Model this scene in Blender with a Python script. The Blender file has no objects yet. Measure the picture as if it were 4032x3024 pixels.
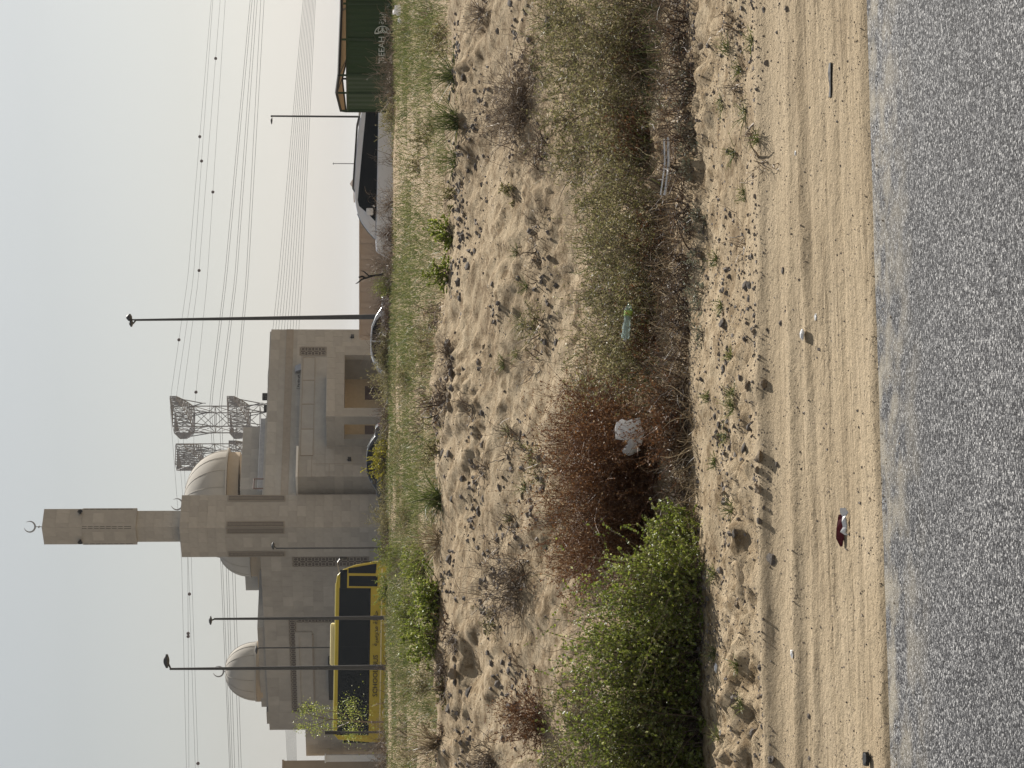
import bpy, bmesh, math, random
import numpy as np
from mathutils import Vector, Matrix, Quaternion

random.seed(7)
RNG = np.random.default_rng(11)
SC = bpy.context.scene
COL = SC.collection
R = math.radians

# ------------------------------------------------------------------ camera
# The photograph lies on its side: the camera was turned a quarter round, so
# the picture's left is the world's up and the picture's top the world's right.
F_PX, W_PX, H_PX, V_HOR, EYE = 9000.0, 4032.0, 3024.0, 1450.0, 1.6
PITCH = math.atan((W_PX / 2 - V_HOR) / F_PX)
FWD = Vector((0, math.cos(PITCH), -math.sin(PITCH)))
UPV = Vector((0, math.sin(PITCH), math.cos(PITCH)))
cam_d = bpy.data.cameras.new('camera'); cam = bpy.data.objects.new('camera', cam_d); COL.objects.link(cam)
cam_d.sensor_fit = 'HORIZONTAL'; cam_d.sensor_width = 36.0; cam_d.lens = F_PX / W_PX * 36.0
cam_d.clip_start = 0.05; cam_d.clip_end = 20000
m = Matrix.Identity(4)
for i, ax in enumerate((-UPV, Vector((1, 0, 0)), -FWD)):
    for j in range(3): m[j][i] = ax[j]
m[2][3] = EYE
cam.matrix_world = m
SC.camera = cam

# ------------------------------------------------------------------ sky, sun, exposure
SUN_EL, SUN_AZ = R(37), R(32)            # behind the mosque, a little to the right of the view
world = bpy.data.worlds.new('World'); SC.world = world; world.use_nodes = True
nt = world.node_tree; bg = nt.nodes['Background']
sky = nt.nodes.new('ShaderNodeTexSky'); sky.sky_type = 'NISHITA'; sky.sun_disc = False
sky.sun_elevation = SUN_EL; sky.sun_rotation = SUN_AZ
sky.altitude = 0; sky.air_density = 1.3; sky.dust_density = 1.2; sky.ozone_density = 2.5
hs = nt.nodes.new('ShaderNodeHueSaturation'); hs.inputs['Saturation'].default_value = 0.3
nt.links.new(sky.outputs[0], hs.inputs['Color']); nt.links.new(hs.outputs[0], bg.inputs['Color'])
bg.inputs['Strength'].default_value = 0.062
sun_d = bpy.data.lights.new('sun', 'SUN'); sun_d.energy = 5.0; sun_d.angle = R(0.6); sun_d.color = (1.0, 0.95, 0.87)
sun = bpy.data.objects.new('sun', sun_d); COL.objects.link(sun)
S_DIR = Vector((math.sin(SUN_AZ) * math.cos(SUN_EL), math.cos(SUN_AZ) * math.cos(SUN_EL), math.sin(SUN_EL)))
sun.rotation_euler = S_DIR.to_track_quat('Z', 'Y').to_euler(); sun.location = (20, 40, 60)
vs = SC.view_settings
vs.view_transform = 'Standard'; vs.look = 'None'; vs.exposure = 0.3; vs.gamma = 1.0; vs.use_curve_mapping = False

# ------------------------------------------------------------------ pixels to rays
def ray(x, y):
    """direction through photograph pixel (x, y), scaled so that its Y is 1"""
    d = Vector((1, 0, 0)) * (H_PX / 2 - y) + FWD * F_PX - UPV * (x - W_PX / 2)
    return d / d.y
def P(x, y, dist):
    d = ray(x, y) * dist
    return Vector((d.x, d.y, d.z + EYE))

# ------------------------------------------------------------------ noise in numpy
def _h(ix, iy, s):
    n = (ix.astype(np.int64) * 374761393 + iy.astype(np.int64) * 668265263 + s * 1274126177) & 0xffffffff
    n = ((n ^ (n >> 13)) * 1274126177) & 0xffffffff
    return ((n ^ (n >> 16)) & 0xffff) / 32767.5 - 1.0
def vnoise(x, y, s=0):
    ix = np.floor(x); iy = np.floor(y); fx = x - ix; fy = y - iy
    ux = fx * fx * (3 - 2 * fx); uy = fy * fy * (3 - 2 * fy)
    a = _h(ix, iy, s); b = _h(ix + 1, iy, s); c = _h(ix, iy + 1, s); d = _h(ix + 1, iy + 1, s)
    return (a * (1 - ux) + b * ux) * (1 - uy) + (c * (1 - ux) + d * ux) * uy
def fbm(x, y, s=0, o=3):
    t = 0; a = 1.0
    for i in range(o):
        t = t + a * vnoise(x * 2 ** i, y * 2 ** i, s + i * 17); a *= 0.5
    return t
def sstep(a, b, x):
    t = np.clip((x - a) / (b - a), 0, 1); return t * t * (3 - 2 * t)

# ------------------------------------------------------------------ the lie of the land
SCOOPS = []   # (X, w, radius x, radius w, depth): hollows where the bank has slumped
def terrain(X, Y):
    X = np.asarray(X, float); Y = np.asarray(Y, float)
    w = Y - 0.14 * np.clip(X, -120, 120)
    crest = np.interp(X, [-3.0, -0.9, -0.1, 0.5, 1.4, 3.0], [1.12, 1.13, 1.12, 1.05, 1.02, 0.98]) + 0.012 * vnoise(X * 3.1, X * 0, 5)
    prof = np.interp(w, [6.5, 7.06, 7.12, 8.0, 8.9, 9.6, 10.3, 11, 12, 13, 14, 15, 15.6, 15.95, 16.2, 16.6, 17.4, 18.5, 22],
                        [-.07, -.02, .014, .018, .05, .085, .10, .14, .27, .48, .70, .88, .965, 1.0, .985, .94, .90, .92, .93])
    bank = sstep(10.5, 13, w)
    z = prof * (1 + (crest - 1) * bank)
    # tyre ridges and ruts along the verge
    wob = 0.05 * vnoise(X * 0.9, X * 0 + 3, 21) + 0.02 * vnoise(X * 3.3, X * 0, 22)
    for w0, h, sf, sb, k in ((8.76, .072, .05, .26, 1.0), (8.30, .052, .03, .13, .8), (8.07, .036, .028, .11, -.6), (7.86, -.026, .04, .04, .9), (9.30, .055, .06, .25, 1.8),
                             (7.76, .014, .025, .06, .5), (7.54, -.014, .03, .04, -.7), (7.38, -.010, .03, .03, .4), (8.17, -.014, .03, .03, .2), (8.55, -.010, .12, .1, .5)):
        d = w - (w0 + wob * k + .018 * vnoise(X * 7 + w0 * 3, X * 0 + w0, 23))
        amp = h * np.clip(0.8 + 0.7 * vnoise(X * 0.8 + w0 * 7, X * 0 + w0, 31), .15, 1.6)
        z = z + amp * np.where(d < 0, np.exp(-np.abs(d / sf) ** 1.2), np.exp(-np.abs(d / sb) ** 1.3))
    # rough, lumpy sand
    verge = sstep(8.7, 9.1, w) * (1 - sstep(16.4, 17.5, w))
    rgh = np.clip(.5 + 1.3 * fbm(X * 1.1 + 7, Y * 1.3, 40, 2), .05, 1.5) * np.where(w > 11.5, .85, 1.25) + np.where(w < 11.2, .45, 0)
    z = z + verge * (0.022 * fbm(X * 1.7, Y * 1.7, 41, 3) + rgh * (0.024 * np.clip(fbm(X * 8, Y * 6, 42, 3), -.25, 1.2) + 0.018 * np.clip(fbm(X * 24, Y * 20, 43, 2), -.1, 1.5)))
    z = z + bank * verge * (0.030 * fbm(X * 1.3 + 5, Y * 1.1, 44, 3) + 0.034 * np.abs(fbm(X * 5.5 + Y * 2.0, Y * 2.0, 45, 3)) + rgh * 0.022 * np.abs(fbm(X * 15, Y * 8, 49, 2)))
    smooth = sstep(7.0, 7.2, w) * (1 - sstep(8.7, 9.1, w))
    z = z + smooth * (0.0035 * fbm(X * 4, w * 34, 46, 2) + 0.0022 * vnoise(X * 30, Y * 34, 47))
    z = z + sstep(6.8, 7.0, w) * (1 - sstep(7.1, 7.5, w)) * (0.0022 * fbm(X * 3.0, Y * 9, 48, 3))
    for sx, sw, rx, rw, dep in SCOOPS:
        dx = (X - sx) / rx + .25 * vnoise(X * 9, w * 9, 91); dw = (w - sw) / rw + .4 * vnoise(X * 8 + 3, w * 5, 92) + .5 * np.abs(dx)
        z = z - dep * np.exp(-(dx ** 4)) * sstep(1.05, 0.82, dw) * sstep(-1.6, 0.4, dw)
    # the field behind the crest, then the drop to the car park level
    fld = sstep(17, 24, w)
    end = np.clip(66 - (X - 5) * 1.2, 60, 84)
    zf = 0.93 - 0.02 * sstep(30, 62, Y) + 0.05 * fbm(X * 0.35, Y * 0.22, 51, 3) + 0.0 * np.exp(-((Y - end + 4) / 4) ** 2)
    z = z * (1 - fld) + zf * fld
    drop = sstep(0, 6, Y - end)
    return z * (1 - drop) + (-0.05) * drop
# hollows below the crest, placed from the photograph
for px, py, rx, rw, dep in ((1850, 2620, .17, .22, .07),):
    lo = None
    for yy in np.linspace(10.5, 18, 400):
        p = P(px, py, yy)
        if p.z < float(terrain(p.x, p.y)): lo = p; break
    if lo: SCOOPS.append((lo.x, lo.y - .14 * lo.x, rx, rw, dep))
_YS = np.concatenate([np.linspace(4, 18, 1400), np.linspace(18.02, 110, 2600)])
def ground(x, y):
    """where the ray through a photograph pixel meets the ground"""
    d = ray(x, y)
    Z = EYE + d.z * _YS; T = terrain(d.x * _YS, _YS)
    i = int(np.argmax(Z < T)) if (Z < T).any() else len(_YS) - 1
    yy = _YS[i]; return Vector((d.x * yy, yy, float(T[i])))
def gz(x, y): return float(terrain(np.array([x]), np.array([y]))[0])

# ------------------------------------------------------------------ materials
def newmat(name):
    mt = bpy.data.materials.new(name); mt.use_nodes = True
    return mt, mt.node_tree, mt.node_tree.nodes['Principled BSDF']
def N(t, kind, **kw):
    n = t.nodes.new(kind)
    for k, v in kw.items():
        if k in n.inputs: n.inputs[k].default_value = v
        else: setattr(n, k, v)
    return n
def ramp(t, stops):
    n = t.nodes.new('ShaderNodeValToRGB'); e = n.color_ramp.elements
    while len(e) < len(stops): e.new(0.5)
    for el, (p, c) in zip(e, stops): el.position = p; el.color = (*c, 1)
    return n
def mat(name, col, rough=0.7, metal=0.0, var=0.14, scale=4.0, bump=0.0, bscale=40.0, spec=0.4, island=0.0, coat=0.0):
    mt, t, b = newmat(name)
    tc = N(t, 'ShaderNodeTexCoord')
    nz = N(t, 'ShaderNodeTexNoise', Scale=scale, Detail=6.0, Roughness=0.65); t.links.new(tc.outputs['Object'], nz.inputs['Vector'])
    lo = tuple(c * (1 - var) for c in col); hi = tuple(min(1, c * (1 + var)) for c in col)
    rp = ramp(t, [(0.3, lo), (0.7, hi)]); t.links.new(nz.outputs['Fac'], rp.inputs[0])
    out = rp.outputs[0]
    if island:
        g = N(t, 'ShaderNodeNewGeometry'); oi = N(t, 'ShaderNodeObjectInfo')
        ad = N(t, 'ShaderNodeMath', operation='ADD'); fr = N(t, 'ShaderNodeMath', operation='FRACT')
        t.links.new(g.outputs['Random Per Island'], ad.inputs[0]); t.links.new(oi.outputs['Random'], ad.inputs[1]); t.links.new(ad.outputs[0], fr.inputs[0])
        mr = N(t, 'ShaderNodeMapRange'); mr.inputs['To Min'].default_value = 1 - island; mr.inputs['To Max'].default_value = 1 + island
        t.links.new(fr.outputs[0], mr.inputs['Value'])
        mx = N(t, 'ShaderNodeVectorMath', operation='SCALE'); t.links.new(out, mx.inputs[0]); t.links.new(mr.outputs[0], mx.inputs['Scale']); out = mx.outputs[0]
    t.links.new(out, b.inputs['Base Color'])
    b.inputs['Roughness'].default_value = rough; b.inputs['Metallic'].default_value = metal
    b.inputs['Specular IOR Level'].default_value = spec; b.inputs['Coat Weight'].default_value = coat
    if bump:
        n2 = N(t, 'ShaderNodeTexNoise', Scale=bscale, Detail=4.0); t.links.new(tc.outputs['Object'], n2.inputs['Vector'])
        bp = N(t, 'ShaderNodeBump', Strength=bump, Distance=0.02); t.links.new(n2.outputs['Fac'], bp.inputs['Height']); t.links.new(bp.outputs[0], b.inputs['Normal'])
    return mt
def leafmat(name, stops, trans=0.4, gloss=0.06):
    mt, t, b = newmat(name); t.nodes.remove(b); out = t.nodes['Material Output']
    g = N(t, 'ShaderNodeNewGeometry'); rp = ramp(t, stops); t.links.new(g.outputs['Random Per Island'], rp.inputs[0])
    oi = N(t, 'ShaderNodeObjectInfo'); mr = N(t, 'ShaderNodeMapRange'); mr.inputs['To Min'].default_value = 0.82; mr.inputs['To Max'].default_value = 1.15
    t.links.new(oi.outputs['Random'], mr.inputs['Value'])
    sc = N(t, 'ShaderNodeVectorMath', operation='SCALE'); t.links.new(rp.outputs[0], sc.inputs[0]); t.links.new(mr.outputs[0], sc.inputs['Scale'])
    d = N(t, 'ShaderNodeBsdfDiffuse'); tr = N(t, 'ShaderNodeBsdfTranslucent'); gl = N(t, 'ShaderNodeBsdfGlossy', Roughness=0.45)
    for n in (d, tr): t.links.new(sc.outputs[0], n.inputs['Color'])
    m1 = N(t, 'ShaderNodeMixShader', Fac=trans); t.links.new(d.outputs[0], m1.inputs[1]); t.links.new(tr.outputs[0], m1.inputs[2])
    m2 = N(t, 'ShaderNodeMixShader', Fac=gloss); t.links.new(m1.outputs[0], m2.inputs[1]); t.links.new(gl.outputs[0], m2.inputs[2])
    t.links.new(m2.outputs[0], out.inputs['Surface'])
    return mt
def glassmat(name, col, rough=0.03, alpha=None):
    mt, t, b = newmat(name)
    b.inputs['Base Color'].default_value = (*col, 1); b.inputs['Roughness'].default_value = rough; b.inputs['Specular IOR Level'].default_value = 0.2
    if alpha is not None: b.inputs['Transmission Weight'].default_value = alpha; b.inputs['IOR'].default_value = 1.25
    return mt

def sand_material():
    mt, t, b = newmat('sand')
    tc = N(t, 'ShaderNodeTexCoord'); O = tc.outputs['Object']
    n1 = N(t, 'ShaderNodeTexNoise', Scale=1.3, Detail=8.0, Roughness=0.6); t.links.new(O, n1.inputs['Vector'])
    rp = ramp(t, [(0.30, (0.41, 0.318, 0.208)), (0.52, (0.505, 0.402, 0.27)), (0.75, (0.58, 0.468, 0.325))]); t.links.new(n1.outputs['Fac'], rp.inputs[0])
    # grains
    n2 = N(t, 'ShaderNodeTexNoise', Scale=210.0, Detail=2.0, Roughness=0.7); t.links.new(O, n2.inputs['Vector'])
    r2 = ramp(t, [(0.30, (0.62, 0.60, 0.57)), (0.48, (0.98, 0.98, 0.98)), (0.72, (1.14, 1.13, 1.10))]); t.links.new(n2.outputs['Fac'], r2.inputs[0])
    m1 = N(t, 'ShaderNodeMix', data_type='RGBA', blend_type='MULTIPLY'); m1.inputs['Factor'].default_value = 1
    t.links.new(rp.outputs[0], m1.inputs[6]); t.links.new(r2.outputs[0], m1.inputs[7])
    spx = N(t, 'ShaderNodeSeparateXYZ'); t.links.new(O, spx.inputs[0])
    ww = N(t, 'ShaderNodeMath', operation='MULTIPLY_ADD'); t.links.new(spx.outputs['X'], ww.inputs[0]); ww.inputs[1].default_value = -0.14; t.links.new(spx.outputs['Y'], ww.inputs[2])
    cmb = N(t, 'ShaderNodeCombineXYZ'); sc1 = N(t, 'ShaderNodeMath', operation='MULTIPLY'); sc1.inputs[1].default_value = 1.4; t.links.new(spx.outputs['X'], sc1.inputs[0]); t.links.new(sc1.outputs[0], cmb.inputs['X'])
    sc2 = N(t, 'ShaderNodeMath', operation='MULTIPLY'); sc2.inputs[1].default_value = 34.0; t.links.new(ww.outputs[0], sc2.inputs[0]); t.links.new(sc2.outputs[0], cmb.inputs['Y'])
    ns = N(t, 'ShaderNodeTexNoise', Scale=1.0, Detail=5.0, Roughness=0.7); t.links.new(cmb.outputs[0], ns.inputs['Vector'])
    rs = ramp(t, [(0.34, (0.60, 0.59, 0.57)), (0.5, (1.0, 1.0, 1.0)), (0.7, (1.07, 1.07, 1.06))]); t.links.new(ns.outputs['Fac'], rs.inputs[0])
    wm = N(t, 'ShaderNodeMapRange'); wm.inputs['From Min'].default_value = 8.9; wm.inputs['From Max'].default_value = 8.4; t.links.new(ww.outputs[0], wm.inputs['Value'])
    m0 = N(t, 'ShaderNodeMix', data_type='RGBA', blend_type='MULTIPLY'); t.links.new(wm.outputs[0], m0.inputs['Factor']); t.links.new(m1.outputs[2], m0.inputs[6]); t.links.new(rs.outputs[0], m0.inputs[7])
    m1 = m0
    # darker brown mottling over the loose ground behind the first ridge
    nb = N(t, 'ShaderNodeTexNoise', Scale=9.0, Detail=8.0, Roughness=0.72); t.links.new(O, nb.inputs['Vector'])
    rb = ramp(t, [(0.40, (0.50, 0.45, 0.38)), (0.49, (0.86, 0.83, 0.79)), (0.58, (1.03, 1.03, 1.02))]); t.links.new(nb.outputs['Fac'], rb.inputs[0])
    wb = N(t, 'ShaderNodeMapRange'); wb.inputs['From Min'].default_value = 8.75; wb.inputs['From Max'].default_value = 9.1; t.links.new(ww.outputs[0], wb.inputs['Value'])
    mb_ = N(t, 'ShaderNodeMix', data_type='RGBA', blend_type='MULTIPLY'); t.links.new(wb.outputs[0], mb_.inputs['Factor']); t.links.new(m1.outputs[2], mb_.inputs[6]); t.links.new(rb.outputs[0], mb_.inputs[7])
    m1 = mb_
    # scattered dark grit
    v = N(t, 'ShaderNodeTexVoronoi', Scale=85.0); t.links.new(O, v.inputs['Vector'])
    sx = N(t, 'ShaderNodeSeparateColor'); t.links.new(v.outputs['Color'], sx.inputs[0])
    n3 = N(t, 'ShaderNodeTexNoise', Scale=2.6, Detail=4.0); t.links.new(O, n3.inputs['Vector'])
    th = N(t, 'ShaderNodeMapRange'); th.inputs['From Min'].default_value = 0.4; th.inputs['From Max'].default_value = 0.68; th.inputs['To Min'].default_value = 0.02; th.inputs['To Max'].default_value = 0.17
    t.links.new(n3.outputs['Fac'], th.inputs['Value'])
    c1 = N(t, 'ShaderNodeMath', operation='LESS_THAN'); t.links.new(sx.outputs[0], c1.inputs[0]); t.links.new(th.outputs[0], c1.inputs[1])
    c2 = N(t, 'ShaderNodeMath', operation='LESS_THAN'); t.links.new(v.outputs['Distance'], c2.inputs[0]); c2.inputs[1].default_value = 0.36
    c3 = N(t, 'ShaderNodeMath', operation='MULTIPLY'); t.links.new(c1.outputs[0], c3.inputs[0]); t.links.new(c2.outputs[0], c3.inputs[1])
    m2 = N(t, 'ShaderNodeMix', data_type='RGBA', blend_type='MIX'); t.links.new(c3.outputs[0], m2.inputs['Factor'])
    t.links.new(m1.outputs[2], m2.inputs[6]); m2.inputs[7].default_value = (0.16, 0.125, 0.09, 1)
    t.links.new(m2.outputs[2], b.inputs['Base Color'])
    b.inputs['Roughness'].default_value = 0.95; b.inputs['Specular IOR Level'].default_value = 0.15
    bp = N(t, 'ShaderNodeBump', Strength=0.55, Distance=0.006); t.links.new(n2.outputs['Fac'], bp.inputs['Height'])
    n4 = N(t, 'ShaderNodeTexNoise', Scale=30.0, Detail=7.0, Roughness=0.7); t.links.new(O, n4.inputs['Vector'])
    bp2 = N(t, 'ShaderNodeBump', Strength=0.75, Distance=0.03); t.links.new(n4.outputs['Fac'], bp2.inputs['Height']); t.links.new(bp.outputs[0], bp2.inputs['Normal'])
    t.links.new(bp2.outputs[0], b.inputs['Normal'])
    return mt
def asphalt_material():
    mt, t, b = newmat('asphalt')
    tc = N(t, 'ShaderNodeTexCoord'); O = tc.outputs['Object']
    v = N(t, 'ShaderNodeTexVoronoi', Scale=185.0); t.links.new(O, v.inputs['Vector'])
    sx = N(t, 'ShaderNodeSeparateColor'); t.links.new(v.outputs['Color'], sx.inputs[0])
    rp = ramp(t, [(0.0, (0.005, 0.005, 0.007)), (0.30, (0.016, 0.016, 0.020)), (0.56, (0.075, 0.076, 0.083)), (0.82, (0.22, 0.22, 0.225)), (1.0, (0.55, 0.545, 0.54))]); t.links.new(sx.outputs[0], rp.inputs[0])
    n = N(t, 'ShaderNodeTexNoise', Scale=0.8, Detail=6.0); t.links.new(O, n.inputs['Vector'])
    r2 = ramp(t, [(0.3, (0.78, 0.78, 0.78)), (0.7, (1.18, 1.17, 1.15))]); t.links.new(n.outputs['Fac'], r2.inputs[0])
    mx = N(t, 'ShaderNodeMix', data_type='RGBA', blend_type='MULTIPLY'); mx.inputs['Factor'].default_value = 1
    t.links.new(rp.outputs[0], mx.inputs[6]); t.links.new(r2.outputs[0], mx.inputs[7])
    # dust blown on from the verge: strongest beside the sand, patchy
    sp = N(t, 'ShaderNodeSeparateXYZ'); t.links.new(O, sp.inputs[0])
    mm = N(t, 'ShaderNodeMath', operation='MULTIPLY_ADD'); t.links.new(sp.outputs['X'], mm.inputs[0]); mm.inputs[1].default_value = -0.14; t.links.new(sp.outputs['Y'], mm.inputs[2])
    mr = N(t, 'ShaderNodeMapRange'); mr.inputs['From Min'].default_value = 6.5; mr.inputs['From Max'].default_value = 7.05; mr.inputs['To Max'].default_value = 0.75; t.links.new(mm.outputs[0], mr.inputs['Value'])
    n5 = N(t, 'ShaderNodeTexNoise', Scale=7.0, Detail=6.0); t.links.new(O, n5.inputs['Vector'])
    r5 = ramp(t, [(0.42, (0, 0, 0)), (0.62, (1, 1, 1))]); t.links.new(n5.outputs['Fac'], r5.inputs[0])
    mu = N(t, 'ShaderNodeMath', operation='MULTIPLY'); t.links.new(mr.outputs[0], mu.inputs[0]); t.links.new(r5.outputs[0], mu.inputs[1])
    m2 = N(t, 'ShaderNodeMix', data_type='RGBA', blend_type='MIX'); t.links.new(mu.outputs[0], m2.inputs['Factor']); t.links.new(mx.outputs[2], m2.inputs[6]); m2.inputs[7].default_value = (0.36, 0.32, 0.25, 1)
    t.links.new(m2.outputs[2], b.inputs['Base Color'])
    b.inputs['Roughness'].default_value = 0.8; b.inputs['Specular IOR Level'].default_value = 0.25
    bp = N(t, 'ShaderNodeBump', Strength=0.7, Distance=0.004, invert=True); t.links.new(v.outputs['Distance'], bp.inputs['Height'])
    t.links.new(bp.outputs[0], b.inputs['Normal'])
    return mt

M = {}
M['sand'] = sand_material(); M['asphalt'] = asphalt_material()
M['stone_wall'] = mat('stone_wall', (0.345, 0.328, 0.30), 0.85, var=0.10, scale=1.2, bump=0.2, bscale=8)
M['stone_panel'] = mat('stone_panel', (0.362, 0.344, 0.315), 0.8, var=0.10, scale=0.9, island=0.10)
M['stone_dark'] = mat('stone_dark', (0.295, 0.258, 0.215), 0.85, var=0.12, scale=2)
M['lattice_back'] = mat('lattice_back', (0.10, 0.085, 0.075), 0.9)  # dark plate colour gives the shade behind the screens
M['lattice'] = mat('lattice', (0.29, 0.262, 0.226), 0.85)
M['dome'] = mat('dome', (0.46, 0.43, 0.38), 0.9, var=0.06, scale=0.8)
M['dome_seam'] = mat('dome_seam', (0.40, 0.365, 0.31), 0.7)
M['porch_inside'] = mat('porch_inside', (0.50, 0.40, 0.26), 0.85, var=0.08)  # warm pale tone paints bounced light into the porch
M['door'] = mat('door', (0.09, 0.05, 0.04), 0.5)
M['white'] = mat('white', (0.78, 0.77, 0.74), 0.6, var=0.05)
M['dark'] = mat('dark', (0.02, 0.02, 0.022), 0.5)
M['black'] = mat('black', (0.012, 0.012, 0.013), 0.6)
M['metal_grey'] = mat('metal_grey', (0.30, 0.30, 0.31), 0.45, metal=0.6)
M['pole'] = mat('pole', (0.055, 0.058, 0.062), 0.5, metal=0.2)
M['steel'] = mat('steel', (0.22, 0.215, 0.225), 0.6, metal=0.3)
M['cable'] = mat('cable', (0.10, 0.10, 0.11), 0.6)
M['ball'] = mat('ball', (0.06, 0.035, 0.035), 0.7)
M['yellow'] = mat('yellow', (0.50, 0.385, 0.02), 0.35, var=0.05, scale=1.5, coat=0.3)
M['cream'] = mat('cream', (0.80, 0.70, 0.36), 0.4, var=0.04)
M['bus_glass'] = glassmat('bus_glass', (0.004, 0.008, 0.014), 0.2)
M['car_glass'] = glassmat('car_glass', (0.006, 0.007, 0.008), 0.08)
M['screen_glass'] = glassmat('screen_glass', (0.16, 0.19, 0.21), 0.06)
M['car_white'] = mat('car_white', (0.74, 0.75, 0.78), 0.3, var=0.03, coat=0.4)
M['car_silver'] = mat('car_silver', (0.55, 0.57, 0.60), 0.28, metal=0.3, var=0.03, coat=0.5)
M['car_dark'] = mat('car_dark', (0.03, 0.035, 0.045), 0.25, var=0.03, coat=0.5)
M['tyre'] = mat('tyre', (0.02, 0.02, 0.02), 0.85)
M['rim'] = mat('rim', (0.45, 0.45, 0.46), 0.35, metal=0.8)
M['green_sheet'] = mat('green_sheet', (0.014, 0.046, 0.008), 0.5, var=0.08, scale=1.5)
M['green_frame'] = mat('green_frame', (0.02, 0.05, 0.018), 0.5)
M['canopy'] = mat('canopy', (0.34, 0.26, 0.18), 0.8, var=0.1)
M['letter'] = mat('letter', (0.62, 0.68, 0.62), 0.6, var=0.03)
M['letter_dark'] = mat('letter_dark', (0.02, 0.018, 0.012), 0.6)
M['plaster'] = mat('plaster', (0.42, 0.335, 0.24), 0.9, var=0.08, scale=0.7)
M['plaster_far'] = mat('plaster_far', (0.45, 0.36, 0.29), 0.9, var=0.06, scale=0.4)
M['concrete'] = mat('concrete', (0.36, 0.36, 0.35), 0.9, var=0.08)
M['rock'] = mat('rock', (0.185, 0.16, 0.14), 0.9, var=0.3, scale=14, bump=0.5, bscale=60, island=0.35)
M['clod'] = mat('clod', (0.30, 0.235, 0.165), 0.95, var=0.25, scale=20, bump=0.5, bscale=70, island=0.2)
M['twig_dead'] = leafmat('twig_dead', [(0, (0.11, 0.08, 0.058)), (0.6, (0.20, 0.15, 0.105)), (1, (0.40, 0.32, 0.235))], 0.12)
M['twig_rust'] = leafmat('twig_rust', [(0, (0.090, 0.038, 0.017)), (0.6, (0.168, 0.074, 0.031)), (1, (0.276, 0.150, 0.072))], 0.2)
M['twig_brown'] = leafmat('twig_brown', [(0, (0.05, 0.032, 0.022)), (0.6, (0.11, 0.072, 0.048)), (1, (0.26, 0.19, 0.13))], 0.12)
M['leaf_rust'] = leafmat('leaf_rust', [(0, (0.12, 0.048, 0.018)), (0.6, (0.25, 0.112, 0.042)), (0.92, (0.38, 0.21, 0.095)), (1, (0.68, 0.52, 0.34))], 0.38)
M['leaf_green'] = leafmat('leaf_green', [(0, (0.115, 0.155, 0.018)), (0.5, (0.23, 0.29, 0.036)), (0.88, (0.39, 0.43, 0.08)), (1, (0.70, 0.70, 0.36))], 0.48, 0.08)
M['leaf_olive'] = leafmat('leaf_olive', [(0, (0.10, 0.10, 0.03)), (0.45, (0.22, 0.215, 0.078)), (0.8, (0.40, 0.36, 0.16)), (1, (0.72, 0.62, 0.40))], 0.45)
M['leaf_grey'] = leafmat('leaf_grey', [(0, (0.138, 0.156, 0.103)), (0.6, (0.250, 0.269, 0.188)), (1, (0.425, 0.438, 0.325))], 0.3)
M['leaf_yellow'] = leafmat('leaf_yellow', [(0, (0.156, 0.169, 0.019)), (0.5, (0.338, 0.312, 0.026)), (1, (0.624, 0.546, 0.078))], 0.4)
M['grass_green'] = leafmat('grass_green', [(0, (0.042, 0.06, 0.012)), (0.5, (0.09, 0.125, 0.028)), (0.88, (0.18, 0.195, 0.06)), (1, (0.55, 0.48, 0.31))], 0.36)
M['grass_dry'] = leafmat('grass_dry', [(0, (0.10, 0.07, 0.04)), (0.5, (0.20, 0.15, 0.088)), (1, (0.52, 0.42, 0.28))], 0.34)
M['plastic_white'] = mat('plastic_white', (0.80, 0.80, 0.80), 0.4, var=0.05)
M['bag_film'] = leafmat('bag_film', [(0, (0.86, 0.86, 0.86)), (1, (0.9, 0.9, 0.9))], 0.55, 0.10)
M['cloth_red'] = mat('cloth_red', (0.10, 0.012, 0.018), 0.8)
M['bottle'] = glassmat('bottle', (0.75, 0.9, 0.85), 0.08, 0.7)
M['bottle_label'] = mat('bottle_label', (0.42, 0.60, 0.12), 0.4)

# ------------------------------------------------------------------ object helpers
def link(o, parent=None):
    COL.objects.link(o)
    if parent is not None: o.parent = parent
    return o
def tag(o, label=None, cat=None, group=None, kind=None):
    if label: o['label'] = label
    if cat: o['category'] = cat
    if group: o['group'] = group
    if kind: o['kind'] = kind
    return o
def thing(name, label, cat, loc=(0, 0, 0), rz=0.0, group=None):
    o = bpy.data.objects.new(name, None); o.empty_display_size = 0.2; link(o)
    o.location = loc; o.rotation_euler = (0, 0, rz)
    return tag(o, label, cat, group)
def npmesh(name, V, Fc, material, smooth=False):
    V = np.asarray(V, np.float32); Fc = np.asarray(Fc, np.int32)
    me = bpy.data.meshes.new(name); k = Fc.shape[1]
    me.vertices.add(len(V)); me.vertices.foreach_set('co', V.ravel())
    me.loops.add(Fc.size); me.loops.foreach_set('vertex_index', Fc.ravel())
    me.polygons.add(len(Fc)); me.polygons.foreach_set('loop_start', np.arange(0, Fc.size, k, dtype=np.int32))
    if smooth: me.polygons.foreach_set('use_smooth', np.ones(len(Fc), bool))
    me.update(calc_edges=True); me.materials.append(material)
    return me
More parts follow.
